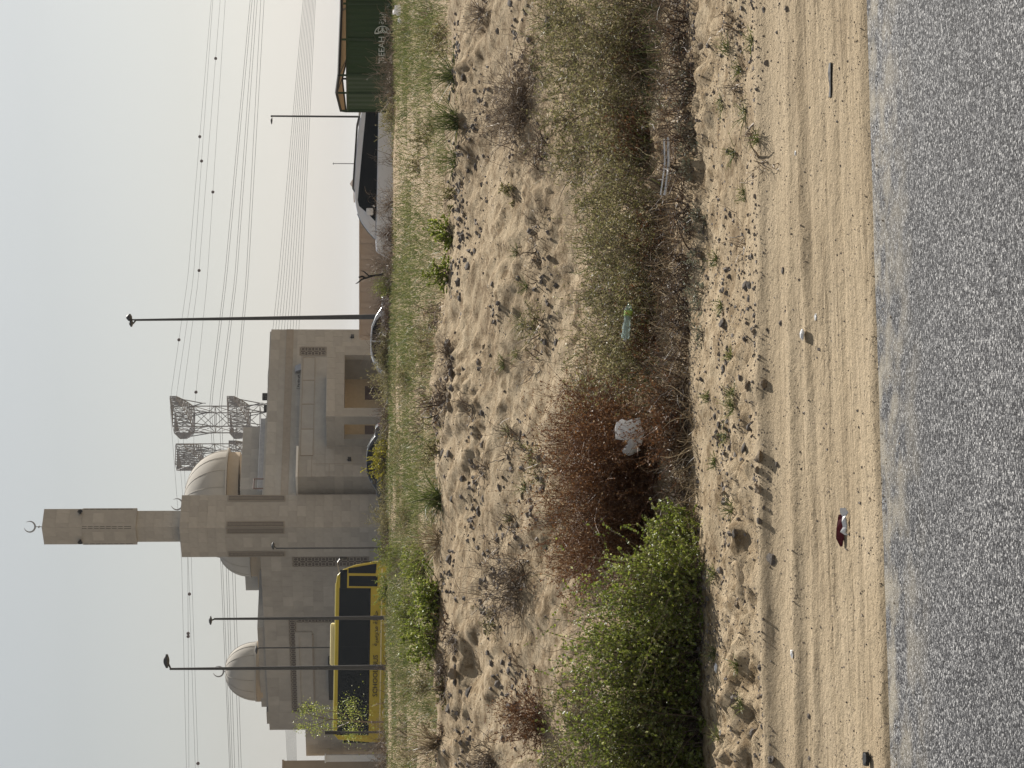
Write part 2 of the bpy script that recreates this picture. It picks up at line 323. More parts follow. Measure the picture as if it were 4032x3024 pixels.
class MB:
    """collects boxes, prisms, tubes and lathes into one mesh"""
    def __init__(s): s.v = []; s.f = []
    def add(s, vs, fs):
        b = len(s.v); s.v += [tuple(map(float, p)) for p in vs]; s.f += [tuple(i + b for i in f) for f in fs]; return s
    def box(s, x0, x1, y0, y1, z0, z1):
        return s.add([(x0, y0, z0), (x1, y0, z0), (x1, y1, z0), (x0, y1, z0), (x0, y0, z1), (x1, y0, z1), (x1, y1, z1), (x0, y1, z1)],
                     [(0, 3, 2, 1), (4, 5, 6, 7), (0, 1, 5, 4), (1, 2, 6, 5), (2, 3, 7, 6), (3, 0, 4, 7)])
    def loft(s, rings, cap=True, closed=True):
        n = len(rings[0]); vs = [p for r in rings for p in r]; fs = []
        for i in range(len(rings) - 1):
            for j in range(n if closed else n - 1):
                k = (j + 1) % n; fs.append((i * n + j, i * n + k, (i + 1) * n + k, (i + 1) * n + j))
        if cap: fs.append(tuple(range(n - 1, -1, -1))); fs.append(tuple((len(rings) - 1) * n + j for j in range(n)))
        return s.add(vs, fs)
    def prism(s, poly, axis, a, b):
        """poly: list of 2-D points; axis 'x','y','z' is the extrusion direction"""
        def q(p, t):
            return {'x': (t, p[0], p[1]), 'y': (p[0], t, p[1]), 'z': (p[0], p[1], t)}[axis]
        return s.loft([[q(p, a) for p in poly], [q(p, b) for p in poly]])
    def bar(s, a, b, r, r2=None, n=4):
        a = Vector(a); b = Vector(b); d = (b - a)
        if d.length < 1e-6: return s
        d.normalize(); u = d.orthogonal().normalized(); w = d.cross(u); r2 = r if r2 is None else r2
        ring = lambda c, rr: [c + (u * math.cos(2 * math.pi * k / n + .4) + w * math.sin(2 * math.pi * k / n + .4)) * rr for k in range(n)]
        return s.loft([ring(a, r), ring(b, r2)])
    def tube(s, pts, rad, n=6):
        rr = rad if isinstance(rad, (list, tuple)) else [rad] * len(pts)
        pts = [Vector(p) for p in pts]; rings = []; u = None
        for i, p in enumerate(pts):
            d = (pts[min(i + 1, len(pts) - 1)] - pts[max(i - 1, 0)]).normalized()
            u = d.orthogonal().normalized() if u is None else (u - d * u.dot(d)).normalized()
            w = d.cross(u)
            rings.append([p + (u * math.cos(2 * math.pi * k / n) + w * math.sin(2 * math.pi * k / n)) * rr[i] for k in range(n)])
        return s.loft(rings)
    def lathe(s, prof, n=24, c=(0, 0, 0), axis='z'):
        rings = []
        for r, h in prof:
            ring = []
            for k in range(n):
                a = 2 * math.pi * k / n; x, y = r * math.cos(a), r * math.sin(a)
                ring.append({'z': (c[0] + x, c[1] + y, c[2] + h), 'y': (c[0] + x, c[1] + h, c[2] + y), 'x': (c[0] + h, c[1] + x, c[2] + y)}[axis])
            rings.append(ring)
        return s.loft(rings)
    def mesh(s, name, material, smooth=False, bevel=0.0, flat_angle=35):
        me = bpy.data.meshes.new(name); me.from_pydata(s.v, [], s.f)
        bm = bmesh.new(); bm.from_mesh(me); bmesh.ops.recalc_face_normals(bm, faces=bm.faces)
        if bevel:
            ed = [e for e in bm.edges if len(e.link_faces) == 2 and e.calc_face_angle(0) > R(25)]
            bmesh.ops.bevel(bm, geom=ed, offset=bevel, segments=2, affect='EDGES', profile=0.6, clamp_overlap=True)
        if smooth:
            for f in bm.faces: f.smooth = True
            for e in bm.edges:
                if len(e.link_faces) == 2 and e.calc_face_angle(0) > R(flat_angle): e.smooth = False
        bm.to_mesh(me); bm.free(); me.materials.append(material)
        return me
    def build(s, name, material, parent=None, **kw):
        return link(bpy.data.objects.new(name, s.mesh(name, material, **kw)), parent)
def copy_tree(o, parent=None):
    c = o.copy(); link(c)
    if parent is not None: c.parent = parent
    for ch in o.children:
        d = ch.copy(); link(d); d.parent = c
        for g in ch.children:
            e = g.copy(); link(e); e.parent = d
    return c
def text_mesh(body, width, thick=0.01):
    c = bpy.data.curves.new('text', 'FONT'); c.body = body; c.resolution_u = 2; c.extrude = 0.02
    t = bpy.data.objects.new('text', c); me = bpy.data.meshes.new_from_object(t)
    bpy.data.objects.remove(t); bpy.data.curves.remove(c)
    co = np.array([v.co for v in me.vertices]); x0, x1 = co[:, 0].min(), co[:, 0].max(); y0 = co[:, 1].min()
    k = width / (x1 - x0)
    for v in me.vertices: v.co = ((v.co.x - x0) * k, (v.co.y) * k, v.co.z / 0.02 * thick)
    return me, (co[:, 1].max()) * k

# ------------------------------------------------------------------ ground and road
def grow(a, b, d0, k):
    out = [a]; d = d0
    while out[-1] < b: out.append(out[-1] + d); d *= k
    return out
half = 3.0
xs = np.arange(-half, half + .001, 0.026)
side = np.array(grow(half, 2600, 0.03, 1.14)[1:])
xs = np.concatenate([-side[::-1], xs, side])
ys = np.concatenate([-np.array(grow(-6.3, 400, .3, 1.5))[::-1], np.arange(6.36, 16.8, 0.020), np.array(grow(16.82, 92, 0.03, 1.022)), ])
ys = np.concatenate([ys, np.array(grow(ys[-1], 6000, 3.0, 1.22))[1:]])
GX, GY = np.meshgrid(xs, ys); GZ = terrain(GX, GY)
nx, ny = len(xs), len(ys)
idx = np.arange(nx * ny).reshape(ny, nx)
quads = np.stack([idx[:-1, :-1], idx[:-1, 1:], idx[1:, 1:], idx[1:, :-1]], -1).reshape(-1, 4)
gr = link(bpy.data.objects.new('ground', npmesh('ground', np.stack([GX, GY, GZ], -1).reshape(-1, 3), quads, M['sand'], True)))
tag(gr, kind='structure')
wE = 7.22
road = MB()
road.add([(-120, -60 - 16.8, 0), (120, -60 + 16.8, 0), (120, wE + 16.8, 0), (-120, wE - 16.8, 0)], [(0, 1, 2, 3)])
tag(road.build('road', M['asphalt']), kind='structure')

# ================================================================== the mosque
MD = 180.0
MT = P(V_HOR, 2069, MD); MT.z = -0.5
mosque = thing('mosque', 'pale stone mosque with square minaret, ribbed domes and carved lattice panels', 'mosque', MT, R(45))
_c = math.cos(R(45))
def to_loc(p):
    d = p - MT; return Vector((d.x * _c + d.y * _c, -d.x * _c + d.y * _c, d.z))
def hit(x, y, axis, c):
    """pixel to a point of the mosque's own plane local x = c or local y = c"""
    o = to_loc(Vector((0, 0, EYE))); q = to_loc(Vector((0, 0, EYE)) + ray(x, y)); d = q - o
    t = (c - o[axis]) / d[axis]; return o + d * t
FR = lambda x, y, c: (lambda p: (p.x, p.z))(hit(x, y, 1, c))     # right facade, local y = c
FL = lambda x, y, c: (lambda p: (p.y, p.z))(hit(x, y, 0, c))     # left facade, local x = c
zat = lambda v, d=MD: P(v, 2069, d).z - MT.z

slab = MB().add([(0, 0, 0), (1, 0, 0), (1, 0, 1), (0, 0, 1), (.003, -1, .004), (.997, -1, .004), (.997, -1, .996), (.003, -1, .996)],
                [(4, 5, 6, 7), (0, 1, 5, 4), (1, 2, 6, 5), (2, 3, 7, 6), (3, 0, 4, 7)]).mesh('stone_panel', M['stone_panel'])
SLABS = []     # (part, origin, axis, sign, a, z, width, height)
def clad(part, face, c, a0, a1, z0, z1, tw=1.05, th=0.72, skip=(), prio=0):
    """stone panels over a wall face. face 'y': plane local y=c facing -y, a runs along x; face 'x': plane x=c facing -x, a runs along y"""
    nrow = max(1, round((z1 - z0) / th)); hh = (z1 - z0) / nrow
    for r in range(nrow):
        off = (r % 2) * 0.5 * tw; a = a0 - off
        while a < a1 - 0.02:
            l, rr = max(a, a0), min(a + tw, a1); zz = z0 + r * hh; a += tw
            if rr - l < 0.06: continue
            if any(l < s[1] and rr > s[0] and zz < s[3] and zz + hh > s[2] for s in skip): continue
            SLABS.append((prio, part, face, c, l + .004, zz + .004, rr - l - .008, hh - .008))
def lattice(part, face, c, a0, a1, z0, z1, cell=0.42, back=True, name='lattice_panel'):
    """pierced star-and-ring screen: dark plate painted for the shaded recess, with a frame, rings and crossing bars in front of it"""
    def put(mb, a, z, d): return (a, c + d, z) if face == 'y' else (c + d, a, z)
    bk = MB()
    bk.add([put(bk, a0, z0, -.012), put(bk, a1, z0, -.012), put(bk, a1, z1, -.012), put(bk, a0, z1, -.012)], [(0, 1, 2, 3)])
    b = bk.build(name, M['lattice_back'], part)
    g = MB(); na = max(1, round((a1 - a0) / cell)); nz = max(1, round((z1 - z0) / cell)); ca = (a1 - a0) / na; cz = (z1 - z0) / nz
    def strip(p, q, t):
        dx, dz = q[0] - p[0], q[1] - p[1]; L = math.hypot(dx, dz); nxx, nzz = -dz / L * t, dx / L * t
        g.add([put(g, p[0] + nxx, p[1] + nzz, -.04), put(g, q[0] + nxx, q[1] + nzz, -.04), put(g, q[0] - nxx, q[1] - nzz, -.04), put(g, p[0] - nxx, p[1] - nzz, -.04)], [(0, 1, 2, 3)])
    for i in range(na):
        for j in range(nz):
            x, z = a0 + (i + .5) * ca, z0 + (j + .5) * cz
            pts = [(x + .33 * ca * math.cos(k * math.pi / 4 + .39), z + .33 * cz * math.sin(k * math.pi / 4 + .39)) for k in range(8)]
            for k in range(8): strip(pts[k], pts[(k + 1) % 8], .022 + .018 * cell)
            for sx in (-1, 1):
                for sz in (-1, 1): strip((x + sx * .23 * ca, z + sz * .23 * cz), (x + sx * .5 * ca, z + sz * .5 * cz), .03)
    for p, q in (((a0, z0), (a1, z0)), ((a0, z1), (a1, z1)), ((a0, z0), (a0, z1)), ((a1, z0), (a1, z1))): strip(p, q, .035)
    g.build('screen', M['lattice'], b)

# --- minaret
mn = MB(); h1 = 1.71
z_a = zat(716); z_b = zat(541); z_s = zat(327); z_c = zat(174)
mn.box(-h1, h1, -h1, h1, -0.5, z_a)
mn.box(-.856, .856, -.856, .856, z_a, z_b)
mn.box(-1.005, 1.005, -1.005, 1.005, z_b, z_s)
mn.box(-.975, .975, -.975, .975, z_s, z_c)
minaret = mn.build('minaret', M['stone_wall'], mosque)
lz0, lz1 = zat(1123), zat(899)
for f, other in (('y', 'x'), ('x', 'y')):
    sk = ((-h1 - .1, -h1 + .66, lz0, lz1), (h1 - .66, h1 + .1, lz0, lz1))
    clad(minaret, f, -h1, -h1, h1, 0, z_a, 1.14, .70, sk, 3)
    clad(minaret, f, -.856, -.856, .856, z_a, z_b, .86, .70, (), 3)
    clad(minaret, f, -1.005, -1.005, 1.005, z_b, z_s, 1.0, .86, ((-1.1, -.88, z_b + .3, z_s), (.88, 1.1, z_b + .3, z_s)), 3)
    clad(minaret, f, -.975, -.975, .975, z_s, z_c, .98, 1.1, (), 3)
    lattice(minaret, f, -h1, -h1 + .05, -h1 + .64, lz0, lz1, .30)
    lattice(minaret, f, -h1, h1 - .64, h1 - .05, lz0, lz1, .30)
    for e in (-1, 1):            # slits along the belfry corners
        x0, x1 = sorted((e * .93, e * .885)); s = MB()
        s.box(*((x0, x1, -1.012, -1.0) if f == 'y' else (-1.012, -1.0, x0, x1)), z_b + .35, z_s - .08)
        sl = s.build('corner_slit', M['black'], minaret)
        br = MB()
        for k in range(7):
            zz = z_b + .9 + k * (z_s - z_b - 1.2) / 6.5
            br.box(*((x0 - .01, x1 + .01, -1.03, -1.0) if f == 'y' else (-1.03, -1.0, x0 - .01, x1 + .01)), zz, zz + .09)
        br.build('slit_bar', M['stone_wall'], sl)
for f in ('y', 'x'):             # loudspeakers on the belfry
    s = MB(); prof = [(.06, -.34), (.07, -.30), (.10, -.12), (.19, 0), (.20, .02), (.17, .02), (.08, -.1)]
    base = (.48, -1.0 - .22, z_s + .17) if f == 'y' else (-1.0 - .22, .48, z_s + .17)
    s.lathe([(r, -h) for r, h in prof], 14, base, 'y' if f == 'y' else 'x')
    s.bar((base[0], base[1], base[2]), (.48, -.98, z_s + .1) if f == 'y' else (-.98, .48, z_s + .1), .03)
    s.build('loudspeaker', M['dark'], minaret, smooth=True)
def crescent(part, c, r, tilt, pole):
    """a horned moon on a short mast, facing the street"""
    mb = MB(); n = 22; op = R(62)
    out = []; inn = []
    for k in range(n + 1):
        t = op / 2 + (2 * math.pi - op) * k / n
        wdt = 0.26 * math.sin(math.pi * k / n) ** 0.8 * r
        out.append((r * math.cos(t), r * math.sin(t))); inn.append(((r - wdt - .012) * math.cos(t), (r - wdt - .012) * math.sin(t)))
    poly = out + inn[::-1]
    ct, st = math.cos(tilt), math.sin(tilt); e1 = Vector((_c, -_c, 0))       # across the view, in the mosque's axes
    nrm = Vector((_c, _c, 0)); ring = []
    for s in (-.045, .045):
        ring.append([Vector(c) + e1 * (p[0] * ct - p[1] * st) + Vector((0, 0, p[0] * st + p[1] * ct)) + nrm * s for p in poly])
    m = len(poly); vs = ring[0] + ring[1]; fs = []
    for k in range(n):
        fs.append((k, k + 1, m - 2 - k, m - 1 - k)); fs.append((m + k, m + k + 1, 2 * m - 2 - k, 2 * m - 1 - k))
    for k in range(m): fs.append((k, (k + 1) % m, m + (k + 1) % m, m + k))
    mb.add(vs, fs)
    mb.lathe([(.035, -r - pole), (.035, -r - pole * .55), (.10, -r - pole * .45), (.10, -r - pole * .35), (.035, -r - pole * .25), (.035, -r + .05)], 8, c)
    mb.build('crescent_finial', M['metal_grey'], part)
crescent(minaret, (0, 0, zat(118)), .46, R(72), zat(140) - zat(168))

# --- prayer hall: right wing
yR = -1.0
xe, _ = FR(1070, 1297, yR); zroofR = FR(1068, 1310, yR)[1]
right_wing = MB().box(1.2, xe, yR, 13, -.5, zroofR).box(1.2, xe, yR + .25, 13, zroofR, zroofR + .12).build('right_wing', M['stone_wall'], mosque)
dY = 2.0; yF = yR - dY
xa = FR(1300, 1877, yF)[0]; xpier0 = FR(1200, 1362, yF)[0]; xpier1 = FR(1200, 1297, yF)[0]
zl = FR(1183, 1500, yF)[1]
lower = MB().box(xa, xpier0, yF, yR - .01, -.5, zl).build('lower_wing', M['stone_wall'], mosque)
MB().box(xa - .12, FR(1168, 1760, yF)[0], yF - .12, yR, zl, zl + .16).build('roof_slab', M['white'], lower)  # white colour stands in for sunlight along the ledge
# porch in front of the lower wing, with an opening on two sides and doors inside
dP = 3.4; yP = yF - dP
xp0 = FR(1300, 1640, yP)[0]; xp1 = FR(1300, 1364, yP)[0]; zp = FR(1286, 1500, yP)[1]; zo = FR(1356, 1500, yP)[1]
xo0 = FR(1380, 1606, yP)[0]; xo1 = FR(1380, 1398, yP)[0]
ya, yb = yP + .9, yP + 2.55
po = MB()
po.box(xp0, xp1, yP, yF - .01, zo, zp)                       # head over the openings
po.box(xp0, xo0, yP, ya, -.5, zo).box(xo1, xp1, yP, yP + .5, -.5, zo).box(xp0, xp0 + .5, yb, yF - .01, -.5, zo).box(xp1 - .4, xp1, yP + .5, yF - .01, -.5, zo)
porch = po.build('porch', M['stone_wall'], mosque)
MB().box(xp0 + .5, xp1 - .4, yF - .06, yF - .012, -.3, zo - .002).build('inner_wall', M['porch_inside'], porch)
dz = FR(1437, 1560, yF)[1]
for px in (1550, 1706):
    x = FR(1437, px, yF)[0]
    d = MB().box(x - .75, x + .75, yF - .12, yF - .055, -.3, dz).build('door', M['door'], porch)
    MB().bar((x - .2, yF - .16, .75), (x - .2, yF - .16, 1.15), .02).build('handle', M['metal_grey'], d)
# carved panel frames on the lower wing
zr0, zr1 = FR(1240, 1500, yF)[1], FR(1190, 1500, yF)[1]
edges = [FR(1210, py, yF)[0] for py in (1795, 1690, 1592, 1498, 1408)]
for x0, x1 in zip(edges[:-1], edges[1:]):
    pn = MB().box(x0 + .06, x1 - .06, yF - .03, yF, zr0 + .05, zr1 - .05).build('carved_panel', M['stone_panel'], lower)
    fr_ = MB().box(x0, x1, yF - .045, yF - .015, zr1 - .05, zr1).box(x0, x1, yF - .045, yF - .015, zr0, zr0 + .05).box(x0, x0 + .05, yF - .045, yF - .015, zr0 + .05, zr1 - .05).box(x1 - .05, x1, yF - .045, yF - .015, zr0 + .05, zr1 - .05).build('panel_frame', M['stone_dark'], pn)
xw0, xw1 = FR(1230, 1401, yF)[0], FR(1230, 1366, yF)[0]
a, z = FR(1388, 1329, yR); MB().box(a - .12, a + .12, yR - .26, yR - .02, z - .14, z + .14).bar((a, yR - .2, z), (a, yR - .02, z + .2), .03).build('wall_lamp', M['dark'], right_wing)
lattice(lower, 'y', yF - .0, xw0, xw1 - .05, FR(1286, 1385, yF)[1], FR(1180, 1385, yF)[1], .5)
gl = MB()
for v0, v1, y0, y1 in ((1228, 1229.5, 1877, 1640), (1295, 1296.5, 1877, 1826)):
    z = FR(v0, (y0 + y1) / 2, yF)[1]; gl.box(FR(v0, y0, yF)[0], FR(v0, y1, yF)[0], yF - .02, yF, z - .04, z)
x = FR(1330, 1826, yF)[0]; gl.box(x - .04, x, yF - .02, yF, -.5, zr0)
gl.build('string_course', M['stone_dark'], lower)
fb = MB(); z0 = FR(1132, 1600, yR)[1]; fb.box(1.25, xe - .01, yR - .035, yR, z0 - .3, z0 + .3)
fb.build('frieze', M['stone_dark'], right_wing)
clad(right_wing, 'y', yR, 1.4, xe, zl - .3, zroofR, 1.2, .74, ((0, 99, z0 - .32, z0 + .32),), 2)
clad(lower, 'y', yF, xa, xp0, -.3, zl, 1.2, .74, ((edges[0], 99, zr0, zl),), 2)
clad(lower, 'x', xa, yF, yR, -.3, zl, 1.0, .74, (), 2)
clad(right_wing, 'y', yR, FR(1300, 1364, yR)[0], xe, -.3, zl - .3, 1.2, .74, (), 2)
clad(porch, 'y', yP, xp0, xp1, zo, zp, 1.2, .66, (), 2)
clad(porch, 'x', xp0, yP, yF, zo, zp, 1.1, .66, (), 2)
for px, py, cc, ref in ((1376, 1812, yF, 'y'), (1381, 1449, yF, 'y')):
    a, z = FR(px, py, cc); MB().box(a - .12, a + .12, cc - .26, cc - .02, z - .14, z + .14).bar((a, cc - .2, z), (a, cc - .02, z + .2), .03).build('wall_lamp', M['dark'], lower)
a, z = FR(1174, 1460, yR); MB().add([(a - .35, yR - .5, z - .25), (a + .35, yR - .5, z - .25), (a + .35, yR - .25, z + .25), (a - .35, yR - .25, z + .25), (a - .35, yR - .35, z - .3), (a + .35, yR - .35, z - .3), (a + .35, yR - .1, z + .2), (a - .35, yR - .1, z + .2)],
    [(0, 1, 2, 3), (7, 6, 5, 4), (0, 4, 5, 1), (1, 5, 6, 2), (2, 6, 7, 3), (3, 7, 4, 0)]).bar((a, yR - .3, z), (a, yR, z + .2), .04).build('floodlight', M['metal_grey'], right_wing)
a, z = FR(1176, 1502, yR); sg = MB().box(a - .85, a + .85, yR - .08, yR - .02, z - .16, z + .16).build('name_board', M['stone_panel'], right_wing)
pt = MB()
for k in range(7): pt.box(a - .7 + k * .2, a - .58 + k * .2, yR - .095, yR - .078, z - .05 - .03 * (k % 2), z + .03 + .05 * (k % 3 == 0))
pt.build('lettering', M['letter_dark'], sg)
x, z = FR(1046, 1552, yR + .4); MB().box(x - .25, x + .25, yR + .5, yR + .9, zroofR + .1, zroofR + .55).build('roof_unit', M['black'], right_wing, bevel=.03)
x, z = FR(1046, 1598, yR + .4); MB().box(x - .25, x + .25, yR + .5, yR + .9, zroofR + .1, zroofR + .38).build('roof_unit', M['black'], right_wing, bevel=.03)
x, z = FR(1030, 1920, yR + .4)
fr = MB()
for q in (0, .8): fr.bar((x + q * 1.3, yR + .5, zroofR), (x + q * 1.3, yR + .5, zroofR + .9), .06)
fr.bar((x, yR + .5, zroofR + .9), (x + 1.05, yR + .5, zroofR + .9), .06); fr.build('roof_rail', M['door'], right_wing)
x0 = FR(1040, 1930, 2)[0]; x1 = FR(1040, 1650, 2)[0]
MB().box(x0, x1, 1.9, 2.2, zroofR + .1, zroofR + .75).build('roof_duct', M['metal_grey'], right_wing, bevel=.05)

# --- prayer hall: left wing
xL = -1.0
def flz(v, y): return FL(v, y, xL)
ye, _ = flz(1200, 2873); zrl = flz(1036, 2400)[1]
yj = flz(1100, 2275)[0]
lw = MB().box(xL, 13, 1.2, ye, -.5, zrl - .02)
lw.box(xL + .02, 9, flz(1030, 2480)[0], flz(1049, 2755)[0], zrl - .1, flz(1024, 2620)[1])
left_wing = lw.build('left_wing', M['stone_wall'], mosque)
low_top = flz(1060, 2860)[1]
# the roof steps down towards the far end: cut the wing shorter, add stepped ends
y_s1 = flz(1040, 2803)[0]; y_s2 = flz(1050, 2850)[0]
me = MB(); me.box(xL, 13, 1.2, y_s1, -.5, zrl); me.box(xL, 13, y_s1, y_s2, -.5, flz(1050, 2826)[1]); me.box(xL, 13, y_s2, ye, -.5, flz(1061, 2862)[1])
me.box(xL + .3, 6, flz(1030, 2482)[0], y_s1 - .3, zrl, flz(1021, 2640)[1])
left_wing.data = me.mesh('left_wing', M['stone_wall'])
yw1 = FL(1203, 2976, xL + 1.5)[0]; zw = FL(1204, 2920, xL + 1.5)[1]
side_wing = MB().box(xL + 1.5, 9, ye - .4, yw1, -.5, zw).build('side_wing', M['stone_wall'], mosque)
z_t, z_b2 = flz(1144, 2640)[1], flz(1172, 2640)[1]
ly0, ly1 = flz(1150, 2430)[0], flz(1150, 2803)[0]
skipL = [(ly0 - .1, ly1 + .1, -1, z_t + .1)]
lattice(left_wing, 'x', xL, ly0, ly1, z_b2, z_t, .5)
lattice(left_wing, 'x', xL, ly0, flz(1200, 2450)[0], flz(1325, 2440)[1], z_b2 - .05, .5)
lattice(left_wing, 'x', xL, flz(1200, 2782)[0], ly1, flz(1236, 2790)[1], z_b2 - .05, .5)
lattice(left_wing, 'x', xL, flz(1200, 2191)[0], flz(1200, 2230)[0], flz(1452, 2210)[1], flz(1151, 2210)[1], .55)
# recessed niche with a pale sill panel
ny0, ny1 = flz(1200, 2497)[0], flz(1200, 2766)[0]; nz0, nz1 = flz(1231, 2630)[1], flz(1181, 2630)[1]
pnl = MB().box(xL - .10, xL, ny0 - .35, ny1 + .35, nz1, nz1 + .3).box(xL - .10, xL, ny0 - .35, ny0, nz0, nz1).box(xL - .10, xL, ny1, ny1 + .35, nz0, nz1).build('niche_frame', M['stone_panel'], left_wing)
MB().box(xL - .03, xL, ny0, ny1, nz0, nz1).build('niche_panel', M['stone_panel'], pnl)
MB().box(xL - .06, xL, ny0, ny1, nz0 - .14, nz0).build('sill', M['stone_dark'], pnl)
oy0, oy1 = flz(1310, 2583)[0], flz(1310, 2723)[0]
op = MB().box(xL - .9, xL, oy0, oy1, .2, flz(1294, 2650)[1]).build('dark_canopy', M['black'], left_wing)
clad(left_wing, 'x', xL, 1.2, ly0 - .1, 0, zrl, 1.25, .8, ((flz(1200, 2191)[0], flz(1200, 2230)[0], 0, flz(1151, 2210)[1]),), 1)
clad(left_wing, 'x', xL, ly0 - .1, y_s1, z_t + .05, zrl, 1.25, .8, (), 1)
clad(left_wing, 'x', xL, ly1 + .1, y_s2, 0, zrl - .9, 1.25, .8, (), 1)
clad(left_wing, 'x', xL, ly0 + 1.1, ly1 - 1.1, 0, z_b2 - .1, 1.25, .8, ((ny0 - .4, ny1 + .4, nz0 - .2, nz1 + .35), (oy0, oy1, 0, 9)), 1)
clad(side_wing, 'x', xL + 1.5, ye, yw1, 0, zw, 1.4, 1.1, (), 1)
# --- domes
def dome(px, base_v, top_v, rad_px, depth, drum, nrib, fin, name='dome'):
    c = to_loc(P(base_v, px, depth)); k = depth / F_PX; r = rad_px * k; h = (base_v - top_v) * k
    prof = [(r * 1.04, 0), (r * 1.04, .12), (r, .14)]
    for i in range(1, 13):
        t = i / 12; prof.append((max(.02, r * math.cos(t * math.pi / 2) ** 0.86), .14 + (h - .14) * math.sin(t * math.pi / 2) ** (1.0 if h < r else 1.08)))
    d = MB().lathe(prof, 40, c).build(name, M['dome'], mosque, smooth=True, flat_angle=50)
    for kx in range(nrib):
        a = 2 * math.pi * (kx + .3) / nrib
        pts = [(c[0] + math.cos(a) * (rr + .015), c[1] + math.sin(a) * (rr + .015), c[2] + zz) for rr, zz in prof[2:]]
        MB().tube(pts, .02, 4).build('rib', M['dome_seam'], d)
    if drum:
        MB().lathe([(r * drum[1], -drum[0] * k), (r * drum[1], -.02)], 32, c).build('drum', M['plaster'], mosque, smooth=True, flat_angle=40)
    if fin:
        cc = (c[0], c[1], c[2] + h + .95 * fin + .2 * fin)
        crescent(d, cc, fin, R(72), .5 * fin)
    return c, r
c, r = dome(1985, 903, 728, 212, 196, (44, .96), 18, .52)
# block under the great dome
zb = hit(945, 1985, 1, c[1]).z; xr = hit(990, 1682, 1, 3.0)[0]
blk = MB().box(c[0] - r * 1.15, xr, 3.0, c[1] + r * 1.1, zroofR - .1, hit(957, 1700, 1, 3.0)[2]).build('dome_base', M['stone_wall'], mosque)
clad(blk, 'y', 3.0, c[0] - r * 1.15, xr, zroofR, hit(957, 1700, 1, 3.0)[2], 1.3, .8, (), 0)
c2, r2 = dome(2155, 990, 862, 114, 194, (30, 1.0), 14, 0)
k2 = 194 / F_PX
MB().box(c2[0] - r2 * 1.02, c2[0] + r2, c2[1] - r2, c2[1] + r2 * .95, zrl - .2, c2[2] - .6 + .02).box(c2[0] - r2 * 1.35, c2[0] + r2, c2[1] - r2, c2[1] + r2 * 1.3, zrl - .2, c2[2] - 1.4).build('dome_base', M['plaster'], mosque)
dome(2643, 1013, 888, 114, 196, (26, 1.04), 14, .48)

# --- the stone panels themselves: the 300 most visible as pieces, the rest as one part
SLABS.sort(key=lambda s: (-s[0], -s[6] * s[7]))
rest = MB(); sv = [tuple(v.co) for v in slab.vertices]; sf = [tuple(p.vertices) for p in slab.polygons]
for i, (pr, part, face, c0, a, z, w, h) in enumerate(SLABS):
    if i < 300:
        o = link(bpy.data.objects.new('stone_panel', slab), part)
        o.scale = (w, .012, h)
        if face == 'y': o.location = (a, c0 + .002, z)
        else: o.location = (c0 + .002, a + w, z); o.rotation_euler = (0, 0, R(-90))
    else:
        if face == 'y': rest.add([(a + p[0] * w, c0 + .002 + p[1] * .012, z + p[2] * h) for p in sv], sf)
        else: rest.add([(c0 + .002 + p[1] * .012, a + w - p[0] * w, z + p[2] * h) for p in sv], sf)
tag(rest.build('stone_cladding', M['stone_panel'], mosque), kind='stuff')

# ================================================================== pylons and cables
def pylon(px, vtop, dist, label, arms, body_w, foot_w, vwaist, az):
    top = P(vtop, px, dist); g = thing('lattice_pylon', label, 'pylon', (top.x, dist, -1), az, 'high voltage pylons behind the mosque')
    H = top.z + 1; zw = P(vwaist, px, dist).z + 1
    b = MB(); th = .10
    def corner(z):
        t = max(0, (zw - z) / zw); h = body_w / 2 + (foot_w - body_w) / 2 * t
        return [(-h, -h, z), (h, -h, z), (h, h, z), (-h, h, z)]
    lev = [0]; z = 0
    while z < H - .5:
        hw = corner(z)[1][0] * 2; z += max(2.2, hw * 1.0); lev.append(min(z, H))
    lev[-1] = H
    for z0, z1 in zip(lev[:-1], lev[1:]):
        a, c = corner(z0), corner(z1)
        for k in range(4):
            n = (k + 1) % 4
            b.bar(a[k], c[k], th * 1.2); b.bar(a[k], c[n], th * .7); b.bar(a[n], c[k], th * .7); b.bar(c[k], c[n], th * .8)
    b.build('tower', M['steel'], g)
    for va, vb, reach_n, reach_f in arms:
        zt, zb = P(va, px, dist).z + 1, P(vb, px, dist).z + 1
        for sgn, L in ((-1, reach_n), (1, reach_f)):
            a = MB(); hb = body_w / 2; n = 7
            def sec(t):
                y = sgn * (hb + (L - hb) * t); zz0 = zb + (zt - zb) * (.35 * t + .25 * t * t); zz1 = zt - (zt - zb) * .10 * t; hw = hb * (1 - t) + .25 * t
                return [(-hw, y, zz0), (hw, y, zz0), (hw, y, zz1), (-hw, y, zz1)]
            for i in range(n):
                s0, s1 = sec(i / n), sec((i + 1) / n)
                for k in range(4):
                    q = (k + 1) % 4
                    a.bar(s0[k], s1[k], th * 1.1); a.bar(s0[k], s1[q], th * .7); a.bar(s0[q], s1[k], th * .7); a.bar(s1[k], s1[q], th * .8)
            arm = a.build('cross_arm', M['steel'], g)
            for t0, t1 in ((.45, .95), (.02, .40)):
                s0, s1 = sec(t0), sec(t1); y0, y1 = s0[0][1], s1[0][1]; ym = (y0 + y1) / 2; zz = min(s0[0][2], s1[0][2]) - 3.6
                ins = MB(); ins.tube([(0, y0, s0[0][2]), (0, ym, zz)], .11, 5).tube([(0, y1, s1[0][2]), (0, ym, zz)], .11, 5).bar((0, ym, zz), (0, ym, zz - .7), .10)
                ins.build('insulator', M['cable'], arm)
    return g
PAZ = R(19)
pylon(1652, 684, 500, 'nearer lattice pylon rising on the enclosure side of the great dome', [(684, 762, 15, 13), (902, 985, 15, 13), (1110, 1190, 15, 13)], 4.6, 11, 985, PAZ)
